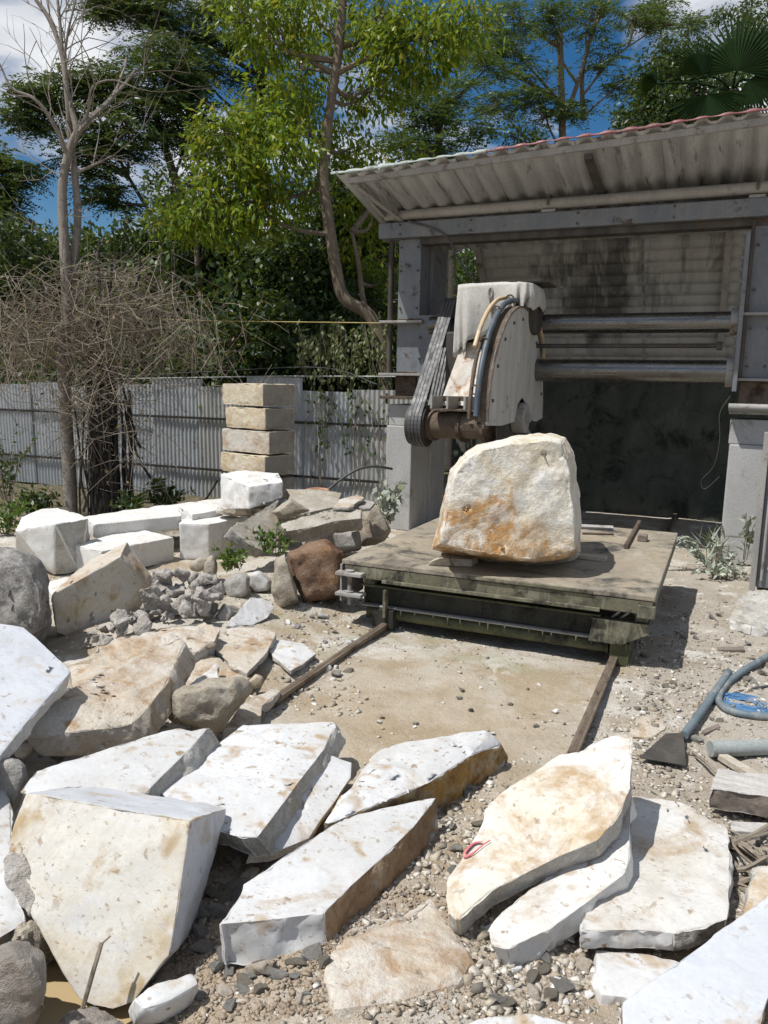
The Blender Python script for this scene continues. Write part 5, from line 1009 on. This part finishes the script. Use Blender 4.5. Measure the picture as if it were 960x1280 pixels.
def tree(name, label, trunk, radii, clumps, leaf, Ll, Lw, per, bark, droop=.4, group=None, tl=.35, cat='tree', spread=.35, forks=(), hollow=.35, twigr=.006, feather=None):
    """trunk: world polyline; clumps: (px, py, depth, rx_px, ry_px, twigs)"""
    t = empty(name, tuple(trunk[0]), label, cat, group); tp = catmull(trunk, 5); rr = np.interp(np.linspace(0, 1, len(tp)), np.linspace(0, 1, len(radii)), radii)
    MB().tube(tp, list(rr), 10).build('trunk', bark, t, True)
    br = MB(); cs, rs_, nt = [], [], []
    for path, r0, r1 in forks: fp = catmull(path, 4); br.tube(fp, list(np.linspace(r0, r1, len(fp))), 7)
    TP = np.array(tp+[p for path, _, _ in forks for p in catmull(path, 4)])
    for (x, y, D, rx, ry, m) in clumps:
        c = atd(x, y, D); R_ = np.array([rx*D/F, max(rx, ry)*D/F*.8, ry*D/F]); cs.append(c); rs_.append(R_); nt.append(m)
        cand = np.linalg.norm(TP-(c-np.array([0, 0, .7*R_[2]+.3])), axis=1)+np.clip(TP[:, 2]-c[2]+.2, 0, 9)*2; s = TP[int(np.argmin(cand))]
        mid = (s+c)/2+np.array([0, 0, -.08])*np.linalg.norm(c-s)+rng.normal(size=3)*.08
        ln = np.linalg.norm(c-s); br.tube(catmull([s, mid, c], 4), list(np.linspace(min(rr[-1]*1.3, .02+.018*ln), .010, 9)), 6)
    if feather: Cn, Dr, Lfs, T0, T1, nt = pinnate(clumps, *feather)
    else: Cn, Dr, T0, T1 = twigs(cs, rs_, nt, droop, per, Ll, spread, tl, hollow)
    k = 0
    for c, m in zip(cs, nt):
        for j in range(0, m, 1 if feather else 3): br.tube([c+rng.normal(size=3)*.05, (c+T0[k+j])/2+rng.normal(size=3)*.06, T0[k+j], T1[k+j]], [twigr*1.6, twigr*1.2, twigr*.8, twigr*.4], 3, caps=False)
        k += m
    br.build('branches', bark, t)
    N = len(Cn); cr = leaf_cloud('crown', Cn, Dr, (Lfs if feather else Ll)*rng.uniform(.6, 1.2, N), Lw*rng.uniform(.7, 1.2, N), leaf, t)
    return t
def TR(*q): return [atd(*p) for p in q]
def base(x, D, z=0.0):
    """ground point under image column x at depth D"""
    y = 640.0
    for _ in range(30): p = atd(x, y, D); y += (p[2]-z)*F/D*.9
    return atd(x, y, D)

def pinnate(clumps, pads_per, fronds, Lf, nl, Ll, Lw, droop=.25):
    """feathery foliage: pads of flat compound leaves, with air between the pads"""
    Cs, Ds, Ls = [], [], []; T0, T1 = [], []; nt = []
    for (x, y, D, rx, ry, m) in clumps:
        c = atd(x, y, D); R_ = np.array([rx*D/F, max(rx, ry)*D/F*.8, ry*D/F]); npad = max(3, int(m*pads_per)); nt.append(npad)
        for k in range(npad):
            d = unit(rng.normal(size=3)); pc = c+d*R_*(.25+.75*rng.random()**.5); T0.append(pc-np.array([0, 0, .1])); T1.append(pc)
            a0 = rng.random()*6.28
            for j in range(fronds):
                a = a0+6.28*j/fronds+rng.normal()*.25; f = np.array([math.cos(a), math.sin(a), rng.normal()*.22+.08]); f = unit(f); L_ = Lf*rng.uniform(.7, 1.15); sd = unit(np.cross(f, np.array([rng.normal()*.3, rng.normal()*.3, 1.])))
                t = np.linspace(.12, 1, nl)[:, None]; ax = pc+f*L_*t+np.array([0, 0, -droop*L_])*t**2
                for sg in (1, -1):
                    Cs.append(ax); Ds.append(unit(sd*sg+f*.45+np.array([0, 0, -.18])+rng.normal(size=ax.shape)*.12)); Ls.append(Ll*(1-.5*np.abs(t[:, 0]-.5)))
    return np.concatenate(Cs), np.concatenate(Ds), np.concatenate(Ls), np.array(T0), np.array(T1), nt
# the sunlit lime green tree behind the fence
tD = 10.1
tree('lime_tree', 'sunlit lime green tree with a bending brown trunk left of the shed', [base(484, tD)]+TR((483, 520, tD), (478, 440, tD), (462, 395, tD), (430, 372, tD), (420, 335, tD), (409, 265, tD), (404, 215, tD), (412, 140, tD), (424, 60, tD), (430, -20, tD)), [.10, .092, .085, .08, .074, .066, .058, .052],
     [(330, 190, 9.9, 58, 34, 70), (285, 165, 9.7, 36, 20, 40), (300, 222, 9.8, 55, 18, 44), (262, 270, 9.6, 46, 16, 44), (225, 262, 9.7, 24, 10, 18), (315, 262, 9.8, 36, 14, 30), (350, 135, 10.2, 46, 26, 46), (368, 240, 10.6, 26, 22, 22),
      (340, 30, 10.0, 42, 28, 44), (375, 5, 10.2, 40, 30, 36), (300, 10, 10.0, 32, 18, 22), (475, 20, 10.0, 42, 30, 50), (530, 45, 9.8, 48, 28, 52), (585, 20, 9.8, 36, 24, 32), (500, 88, 10.2, 40, 18, 34), (462, 115, 10.6, 26, 22, 24), (440, 185, 11.2, 30, 26, 28), (470, 245, 10.9, 34, 26, 34), (450, 305, 11.2, 26, 28, 24), (482, 335, 11.0, 20, 34, 22), (375, 85, 11.0, 34, 26, 30), (385, 165, 11.2, 28, 30, 22), (505, 205, 10.9, 24, 16, 16), (420, 40, 11.2, 40, 40, 40)],
     'leaf_lime', .125, .040, 24, 'bark_tan', .8, tl=.26, spread=.75, hollow=.45, forks=[(TR((470, 420, tD), (455, 380, tD+.2), (448, 330, tD+.3), (440, 290, tD+.3)), .05, .02), (TR((405, 232, tD), (370, 245, 10.3), (330, 250, 10), (290, 255, 9.8)), .035, .012), (TR((424, 60, tD), (460, 50, 10.3), (520, 45, 10)), .04, .015)])

# bare pale tree in front of the fence
def dead(name, label, stems, seed, mat='bark_pale'):
    t = empty(name, tuple(stems[0][0][0]), label, 'tree'); rr = random.Random(seed); rn = np.random.default_rng(seed)
    for i, (path, r0, r1) in enumerate(stems[:2]): fp = catmull(path, 6); MB().tube(fp, list(np.linspace(r0, r1, len(fp))), 9).build('trunk', mat, t, True)
    b = MB()
    def grow(p, d, L_, r, lvl):
        pts = [p]; n_ = 5
        for k in range(n_):
            d = unit(d+rn.normal(size=3)*.16+np.array([0, 0, .03])); p = p+d*L_/n_; pts.append(p)
            if lvl > 0 and k > 0 and rr.random() < .42: grow(p, unit(d+rn.normal(size=3)*.62), L_*rr.uniform(.4, .7), r*.6, lvl-1)
        b.tube(pts, list(np.linspace(r, r*.35, len(pts))), 5 if r > .012 else 3, caps=False)
    for path, r0, r1 in stems:
        fp = catmull(path, 6)
        if path is not stems[0][0] and path is not stems[1][0]: b.tube(fp, list(np.linspace(r0, r1, len(fp))), 7)
        for k in range(len(fp)//3, len(fp)-1):
            if rr.random() < .40: d = fp[k+1]-fp[k]; grow(fp[k], unit(unit(d)+rn.normal(size=3)*.6), rr.uniform(.5, 1.2), .009, 2)
        grow(fp[-1], unit(fp[-1]-fp[-2]), 1.1, r1, 2)
    b.build('branches', mat, t); return t
bD = 8.9
dead('bare_tree', 'leafless pale barked double stemmed tree rising in front of the fence', [
    ([base(88, bD), *TR((87, 600, bD), (82, 520, bD), (78, 430, bD), (84, 390, bD), (80, 300, bD), (78, 230, bD), (88, 185, bD), (97, 165, bD))], .082, .042),
    ([*TR((86, 400, bD), (92, 330, bD+.1), (97, 270, bD+.1), (93, 215, bD+.1), (88, 170, bD+.1), (85, 130, bD), (78, 70, bD), (62, 25, bD), (45, 0, bD))], .05, .022),
    ([*TR((97, 165, bD), (88, 130, bD), (80, 90, bD), (76, 40, bD), (72, 0, bD))], .036, .015), ([*TR((84, 195, bD), (70, 160, bD-.2), (45, 125, bD-.3), (15, 110, bD-.3), (0, 80, bD-.3))], .028, .008),
    ([*TR((97, 160, bD), (110, 140, bD), (115, 110, bD-.2), (140, 100, bD-.3), (170, 110, bD-.4))], .022, .005), ([*TR((78, 90, bD), (85, 40, bD), (95, 0, bD))], .02, .008), ([*TR((97, 215, bD), (120, 205, bD), (140, 195, bD))], .02, .008)], 4)

# tangle of dry vines with a dark stump
vt = empty('dry_vine_tangle', tuple(base(130, 9.0)), 'brown tangle of dry leafless vines over a dark stump by the fence', 'bush')
sp = [base(135, 8.9), atd(132, 600, 8.9), atd(128, 540, 8.9), atd(126, 480, 8.95), atd(120, 430, 9.0), atd(118, 400, 9.0)]
MB().tube(catmull(sp, 5), list(np.interp(np.linspace(0, 1, 26), [0, .3, .6, 1], [.17, .15, .16, .05])), 12).build('stump', 'stump', vt, True)
b = MB(); rn = np.random.default_rng(8)
cl = [(60, 410, 90, 50, 290), (130, 420, 84, 72, 420), (30, 440, 54, 50, 170), (190, 400, 66, 50, 130), (120, 500, 40, 60, 240), (230, 430, 70, 44, 110), (160, 560, 46, 60, 70), (130, 360, 70, 40, 120)]
for (x, y, rx, ry, m) in cl:
    for k in range(m):
        px_, py_ = rn.normal(x, rx*.55), rn.normal(y, ry*.55); D = rn.normal(8.85, .28); p = atd(px_, py_, D); L_ = rn.uniform(.2, 1.1)
        d = unit(rn.normal(size=3)*np.array([1, .7, .8])+np.array([0, 0, .1])); bend = rn.normal(size=3)*.3*L_
        b.tube([p-d*L_/2, p-d*L_*.1+bend*.6, p+d*L_*.2+bend*.6, p+d*L_/2], [.0035, .0035, .003, .002], 3, caps=False)
b.build('twigs', 'twig', vt)
dl = []
for (x, y, rx, ry, m) in cl: dl += [atd(rn.normal(x, rx*.5), rn.normal(y, ry*.5), rn.normal(8.8, .25)) for _ in range(m//3)]
dl = np.array(dl); leaf_cloud('dead_leaves', dl, unit(rn.normal(size=dl.shape)+np.array([0, 0, -.5])), .06, .03, 'leaf_dead', vt)
b = MB()
for (x0, y0, x1, y1) in ((112, 640, 104, 560), (104, 640, 118, 545), (160, 500, 176, 560), (150, 470, 170, 545), (165, 540, 190, 600), (150, 640, 165, 540), (215, 660, 272, 600), (140, 330, 122, 480), (124, 300, 128, 390), (175, 320, 160, 380)):
    b.tube(catmull([atd(x0, y0, 8.7), atd((x0+x1)/2+rn.normal()*4, (y0+y1)/2, 8.7), atd(x1, y1, 8.75)], 4), .014, 6)
for k in range(38):
    a_ = rn.uniform(0, 6.28); rr_ = rn.uniform(.12, .32); c0 = base(135, 8.9); z0 = rn.uniform(.9, 1.7)
    P = [c0+np.array([rr_*math.cos(a_)*(1+.12*rn.normal()), rr_*math.sin(a_)*(1+.12*rn.normal()), z_]) for z_ in (z0, z0*.6, z0*.3, 0)]
    b.tube(catmull(P, 3), rn.uniform(.006, .016), 5)
b.build('stems', 'stump', vt)

# tall trees behind the fence
def bt(x, D, top): return [base(x, D), *TR((x+rnd.uniform(-8, 8), 450, D), (x+rnd.uniform(-8, 8), 300, D), (top[0], top[1], D))]
G = 'tall trees behind the fence'
tree('feathery_tree', 'tall dark feathery tree with a broad crown behind the bare tree', bt(235, 14.5, (190, 130)), [.16, .13, .10, .05],
     [(190, 90, 14.2, 60, 40, 120), (120, 110, 14.0, 50, 34, 95), (65, 120, 13.8, 45, 30, 80), (40, 145, 13.8, 34, 22, 46), (220, 140, 14.3, 44, 44, 95), (160, 160, 14.0, 60, 40, 110), (110, 190, 14, 44, 34, 70), (245, 100, 14.5, 34, 40, 60), (130, 240, 14.2, 40, 30, 50), (255, 170, 14.6, 28, 40, 40)], 'leaf_dark', .095, .030, 30, 'bark_dark', .3, G, .42, spread=.7, feather=(.34, 9, .46, 9, .115, .036), forks=[(TR((225, 330, 14.5), (190, 270, 14.3), (160, 220, 14.2), (130, 160, 14)), .05, .02), (TR((222, 320, 14.5), (215, 240, 14.4), (240, 160, 14.5)), .045, .02)])
tree('feathery_tree', 'dark tree whose boughs hang in at the top left of the picture', bt(330, 15.5, (330, -60)), [.16, .13, .1, .06],
     [(130, 5, 14.5, 40, 16, 60), (200, 15, 14.5, 46, 18, 70), (170, -20, 14.6, 60, 24, 70), (240, 40, 14.8, 36, 20, 40), (290, 60, 15.0, 34, 26, 46), (270, 10, 15.0, 40, 20, 50), (320, 90, 15.2, 36, 30, 50), (250, 95, 15.0, 30, 16, 28)], 'leaf_dark', .095, .028, 26, 'bark_dark', .3, G, .45, spread=.8, feather=(.34, 9, .46, 9, .115, .036), forks=[(TR((330, 100, 15.5), (260, 55, 15), (190, 25, 14.6), (130, 0, 14.5)), .05, .015), (TR((330, 60, 15.5), (290, 20, 15.1), (240, -10, 14.9)), .04, .015)])
tree('feathery_tree', 'dark green tree at the far left edge against the blue sky', bt(-60, 15, (-20, 200)), [.15, .12, .1, .05], [(8, 215, 14.6, 26, 26, 60), (5, 255, 14.6, 24, 24, 50), (36, 218, 14.4, 14, 10, 18), (-20, 230, 15, 30, 50, 60), (15, 300, 14.8, 30, 20, 40)], 'leaf_dark', .10, .032, 26, 'bark_dark', .3, G, .4, spread=.6, feather=(.34, 9, .46, 9, .115, .036))
tree('feathery_tree', 'sparse feathery tree just behind the left end of the shed roof', bt(560, 15.5, (545, 150)), [.15, .12, .09, .05], [(530, 150, 15.3, 46, 22, 60), (575, 120, 15.3, 36, 20, 44), (500, 175, 15.2, 34, 16, 36), (590, 165, 15.4, 34, 12, 28), (545, 185, 15.4, 44, 14, 40), (510, 120, 15.3, 30, 20, 34), (610, 85, 15.4, 30, 24, 34)], 'leaf_mid', .085, .026, 24, 'bark_dark', .3, G, .45, spread=.9, feather=(.30, 9, .46, 9, .115, .034))
tree('feathery_tree', 'tall slender tree with forked bare limbs above the shed roof', bt(705, 17, (700, 40)), [.15, .12, .10, .06],
     [(640, 60, 16.6, 40, 34, 56), (660, 110, 16.6, 40, 26, 52), (620, 130, 16.6, 36, 18, 36), (690, 25, 16.6, 36, 26, 44), (740, 20, 16.8, 36, 26, 44), (790, 25, 17, 40, 18, 46), (830, 12, 17.2, 34, 18, 40), (755, 75, 16.9, 26, 20, 24), (770, 110, 17, 20, 24, 24), (680, 140, 16.8, 36, 18, 34), (875, 20, 17.4, 26, 16, 24), (640, 20, 16.6, 40, 20, 40), (720, 130, 16.9, 22, 22, 18), (600, 70, 16.6, 24, 30, 30)], 'leaf_mid', .09, .026, 22, 'bark', .3, G, .5, spread=1.0, feather=(.30, 9, .46, 9, .115, .034), forks=[(TR((705, 150, 17), (720, 110, 17), (735, 60, 17), (752, 0, 17)), .06, .03), (TR((722, 105, 17), (700, 70, 17), (690, 20, 17)), .035, .015), (TR((730, 150, 17.2), (728, 90, 17.1), (745, 30, 17), (770, -10, 17)), .06, .03), (TR((728, 120, 17.1), (770, 70, 17.1), (830, 30, 17.2)), .03, .012)], twigr=.008)
tree('leafy_tree', 'dense dark leafy tree behind the palm above the shed roof', bt(850, 16, (850, 100)), [.16, .14, .12, .08], [(835, 100, 15.5, 34, 34, 130), (810, 140, 15.4, 30, 22, 90), (870, 125, 15.2, 36, 34, 110), (850, 70, 15.7, 26, 22, 70), (905, 110, 15.5, 40, 40, 90), (795, 160, 15.3, 24, 12, 40), (950, 60, 16.5, 40, 50, 90), (940, 10, 17, 34, 24, 50), (640, 170, 15.5, 40, 10, 30)], 'leaf_dark', .12, .048, 20, 'bark_dark', .5, G, .35, spread=.6)
# fan palm
pal = empty('fan_palm', tuple(base(930, 13.2)), 'dark fan palm with spread fronds above the right end of the roof', 'palm')
pc_ = atd(915, 115, 13.2); MB().tube([base(930, 13.2), atd(925, 300, 13.2), pc_], [.14, .12, .12], 10).build('trunk', 'bark_dark', pal, True)
def frond(hub, axis_, nrm, rad, span, nseg=30):
    axis_ = unit(np.array(axis_, float)); nrm = np.array(nrm, float); nrm = unit(nrm-axis_*(nrm@axis_)); s = np.cross(axis_, nrm); V, Fs = [], []
    for k in range(nseg):
        a = -span+2*span*k/(nseg-1); d = axis_*math.cos(a)+s*math.sin(a); w = np.cross(d, nrm); Lk = rad*(1-.12*abs(a)/span+.05*rnd.uniform(-1, 1)); hw = rad*span/nseg*.56
        tip = hub+d*Lk+nrm*(-.14*rad*rnd.uniform(.3, 1.4)); mid = hub+d*Lk*.5; m0 = len(V)
        V += [hub, mid+w*hw+nrm*.012, tip, mid-w*hw+nrm*.012, mid-nrm*.01]; Fs += [(m0, m0+1, m0+4), (m0+1, m0+2, m0+4), (m0+4, m0+2, m0+3), (m0, m0+4, m0+3)]
    return V, Fs
for (x, y, D, ax, nr, rad, span) in ((922, 88, 12.8, (0.1, 0, 1), (.1, -1, .2), .86, 1.75), (880, 95, 12.9, (-.55, -.1, .9), (.3, -1, .4), .72, 1.0), (885, 118, 12.7, (.05, -.2, -1), (0, -1, -.3), .75, 1.5), (935, 100, 12.8, (.7, -.1, -.6), (0, -1, .4), .8, 1.3), (822, 105, 13.3, (-.9, 0, .3), (.2, -1, .3), .42, 1.1), (950, 70, 13.4, (.9, 0, .5), (0, -1, .3), .7, 1.4), (900, 140, 12.9, (-.5, -.3, -.5), (0, -1, .4), .7, 1.4)):
    hub = atd(x, y, D); V, Fs = frond(hub, ax, nr, rad*1.12, span); fr = MB().add(V, Fs).build('frond', 'leaf_palm', pal)
    st_ = MB().tube(catmull([pc_, (pc_+hub)/2+(0, 0, .08), hub], 4), .018, 6); stt = st_.build('stalk', 'leaf_palm', pal)

# undergrowth: shrubs and young trees behind the fence, each one a plant
rr = random.Random(21); shr = [(20, 330, 11.5, 'left edge'), (75, 370, 12.5, ''), (150, 350, 12.8, ''), (215, 350, 13, ''), (270, 370, 12.5, ''), (320, 365, 12.2, ''), (360, 370, 11.8, ''), (415, 330, 13, ''), (250, 440, 11.2, ''), (320, 440, 11.0, ''), (395, 445, 11.2, ''), (455, 440, 11.4, ''), (180, 430, 11.8, ''), (30, 420, 11.6, ''), (100, 440, 11.8, ''), (455, 300, 14, '')]
look = ['shaded shrub at the far left edge behind the fence', 'dark shrub directly behind the bare tree trunk', 'tall shrub between the bare tree and the tall feathery tree', 'dense shrub below the broad feathery crown', 'dark bush with glossy leaves under the blue sky gap', 'glossy leaved bush reaching up to the sky gap', 'bushy shrub left of the lime tree trunk', 'dark shrub behind the bend of the lime tree trunk', 'low dark shrub above the tall block stack, to its left', 'low dark shrub right above the tall block stack', 'low leafy shrub between the block stack and the lime tree', 'leafy shrub at the foot of the lime tree trunk', 'shaded bush right of the dry vine tangle', 'shaded bush at the left edge above the fence', 'dark bush hidden behind the dry vine tangle', 'dark tree top seen through the lime leaves beside the saw column']
for k, ((x, y, D, _), lab) in enumerate(zip(shr, look)):
    D = (9.95+.55*(D-11))/ray(x, y)[1]
    cls = [(x+rr.uniform(-30, 30), y+rr.uniform(-45, 45), D+rr.uniform(-.4, .6), rr.uniform(26, 46), rr.uniform(26, 44), 70) for _ in range(6)]
    tree('shrub', lab, [base(x, D), atd(x, y+60, D), atd(x+5, y, D)], [.06, .05, .03], cls, rr.choice(['leaf_under', 'leaf_dark', 'leaf_under', 'leaf_mid']), rr.uniform(.11, .16), rr.uniform(.045, .07), 13, 'bark_dark', rr.uniform(.2, .7), 'shrubs behind the fence', .35, 'shrub', .6)
for (x, D, lab) in ((247, 12.0, 'slim pale trunked young tree rising behind the block stack'), (412, 12.6, 'slim dark trunked young tree behind the lime tree')):
    tree('young_tree', lab, [base(x+18, D), atd(x+12, 430, D), atd(x, 330, D), atd(x-4, 230, D)], [.07, .06, .05, .03], [(x-5+rr.uniform(-25, 25), 240+rr.uniform(-40, 60), D, 30, 24, 32) for _ in range(5)], 'leaf_under', .12, .045, 12, 'bark', .4, 'young trees behind the fence', .35)
tree('young_tree', 'small tree seen through the gap between the saw column and the back sheet', [base(600, 14.5), atd(598, 450, 14.5), atd(590, 330, 14.5)], [.06, .05, .03], [(586, 318, 14.5, 14, 22, 30), (600, 345, 14.5, 16, 18, 24), (575, 400, 14.5, 24, 24, 30), (560, 450, 14.3, 30, 26, 40)], 'leaf_mid', .11, .035, 14, 'bark_dark', .4, None, .3)
# the wood behind: one dense mass
cs = [atd(rr.uniform(-80, 560), rr.uniform(330, 520), rr.uniform(16, 24)) for _ in range(110)]+[atd(rr.uniform(560, 1060), rr.uniform(240, 460), rr.uniform(17, 24)) for _ in range(50)]+[atd(rr.uniform(-80, 520), rr.uniform(335, 365), rr.uniform(17, 22)) for _ in range(26)]
Cn, Dr, _, _ = twigs(cs, [np.array([1.2, 1.0, .9])]*len(cs), [46]*len(cs), .4, 11, .2, .9, .5, .1)
N = len(Cn); lc = leaf_cloud('wood_behind', Cn, Dr, .24*rng.uniform(.6, 1.2, N), .11*rng.uniform(.6, 1.2, N), 'leaf_under', None); tag(lc, 'dark green wood closing off the view behind the fence', 'wood', kind='stuff')
# pale hanging vines over the fence
vn = empty('hanging_vine', tuple(base(430, 10.2)), 'pale leaved vine hanging over the fence beside the lime tree', 'vine')
Cs, Ds = [], []; b = MB()
for k in range(46):
    x, y = rng.uniform(372, 486), rng.uniform(395, 440); D = rng.uniform(9.6, 10.3); p = atd(x, y, D); L_ = rng.uniform(.3, .85); q = p+np.array([rng.normal()*.08, rng.normal()*.05, -L_]); b.tube([p, (p+q)/2+rng.normal(size=3)*.03, q], .005, 3)
    t = rng.random((26, 1)); Cs.append(p+(q-p)*t+rng.normal(size=(26, 3))*.05); Ds.append(unit(rng.normal(size=(26, 3))*.5+np.array([0, -.1, -1])))
b.build('stems', 'twig', vn); Cn = np.concatenate(Cs); leaf_cloud('leaves', Cn, np.concatenate(Ds), .085*rng.uniform(.6, 1.2, len(Cn)), .036, 'leaf_pale', vn)
cv_ = empty('creeper', tuple(base(405, 9.3, .4)), 'dark creeper climbing on the corrugated fence right of the block stack', 'creeper')
b = MB(); Cs, Ds = [], []
for k in range(9):
    x = rng.uniform(385, 478); P = [np.array([*aty(x+rng.normal()*8, y, FY-.06)]) for y in (495, 530, 570, 610)]; b.tube(catmull(P, 3), .006, 4)
    m = 14; t = rng.random((m, 1)); Cs.append(P[0]+(P[2]-P[0])*t+rng.normal(size=(m, 3))*np.array([.08, .015, .06])); Ds.append(unit(rng.normal(size=(m, 3))*.5+np.array([0, -.4, -.6])))
b.build('stems', 'twig', cv_); Cn = np.concatenate(Cs); leaf_cloud('leaves', Cn, np.concatenate(Ds), .07, .04, 'leaf_mid', cv_)
# weeds
def weed(name, label, x, y, D, h, n_, per, Ll, Lw, leaf, spread=.3, droop=.2, zb=None):
    p0 = atd(x, y, D); t = empty(name, tuple(p0), label, 'plant'); b = MB(); Cs, Ds = [], []
    for k in range(n_):
        d = unit(np.array([rng.normal()*spread, rng.normal()*spread, 1.0])); L_ = h*rng.uniform(.55, 1.1); q = p0+d*L_+np.array([d[0], d[1], -.4])*L_*.25; r = p0+d*L_*.55+(0, 0, .02)
        s = p0+np.array([d[0], d[1], 0])*.12; b.tube([s, r, q], .004, 4); m = per; tt = rng.random((m, 1))*.85+.15
        pos = np.where(tt < .55, s+(r-s)*tt/.55, r+(q-r)*(tt-.55)/.45); Cs.append(pos); Ds.append(unit(rng.normal(size=(m, 3))*.7+np.array([0, 0, .25-droop])))
    b.build('stem', 'twig', t); Cn = np.concatenate(Cs); leaf_cloud('leaves', Cn, np.concatenate(Ds), Ll*rng.uniform(.6, 1.2, len(Cn)), Lw, leaf, t); return t
weed('weed', 'bright green leafy weed growing on the rubble pile', 343, 692, 6.15, .28, 18, 12, .05, .026, 'leaf_weed', .6)
weed('weed', 'low green weed trailing beside the mossy rocks', 290, 712, 5.9, .20, 15, 11, .055, .035, 'leaf_weed', .9)
weed('weed', 'tall dusty pale leaved weed beside the left cement footing', 483, 655, 8.0, .50, 10, 14, .10, .05, 'leaf_dusty', .25, .5)
weed('weed', 'dust covered grey weed with long blades at the right footing', 893, 706, 7.4, .34, 12, 5, .24, .022, 'leaf_dusty', .55, -.1)
weed('weed', 'low dusty plants crowding the base of the right footing', 905, 722, 7.0, .22, 18, 9, .07, .035, 'leaf_dusty', .8)
weed('weed', 'dusty broad leaved stalk growing against the right footing', 930, 700, 7.1, .55, 3, 9, .13, .05, 'leaf_dusty', .12, .3)
weed('weed', 'bright yellow green weed at the left edge beside the upright block', 12, 668, 8.4, .45, 16, 12, .09, .035, 'leaf_weed', .5)
weed('weed', 'small fern like plant in front of the fence beside the vine stump', 165, 640, 8.6, .30, 14, 14, .07, .03, 'leaf_mid', .7)
weed('weed', 'green creeping weeds along the fence foot left of the bare tree', 45, 640, 9.6, .4, 26, 14, .09, .04, 'leaf_under', .9)
weed('weed', 'green undergrowth at the fence foot right of the vine stump', 205, 632, 9.4, .38, 26, 14, .09, .04, 'leaf_mid', .9)
weed('weed', 'thin leafy vine shrub at the left edge in front of the fence', 10, 625, 8.9, 1.0, 18, 16, .07, .03, 'leaf_under', .3)
# dusty fern fronds at the right footing
fn = empty('fern', tuple(atz(885, 712, 0)), 'dust whitened fern with arching fronds beside the right footing', 'fern')
for k in range(8):
    a = rnd.uniform(2.2, 4.3); p0 = np.array(fn.location); L_ = rnd.uniform(.35, .62); dv = np.array([math.cos(a), -.25+rnd.uniform(-.3, .2), 0]); P = [p0+dv*L_*t+(0, 0, L_*(1.5*t-1.1*t*t)) for t in np.linspace(0, 1, 15)]
    fr = MB().tube(P, .004, 4).build('frond', 'leaf_dusty', fn); P = np.array(P[2:]); s = np.array([-dv[1], dv[0], 0]); Cn = np.concatenate([P, P]); Ds = unit(np.concatenate([s+dv*.4+rng.normal(size=P.shape)*.08, -s+dv*.4+rng.normal(size=P.shape)*.08])); ln = np.tile(np.linspace(.10, .02, len(P)), 2)
    lf = leaf_cloud('leaflets', Cn, Ds, ln, .016, 'leaf_dusty', fn)
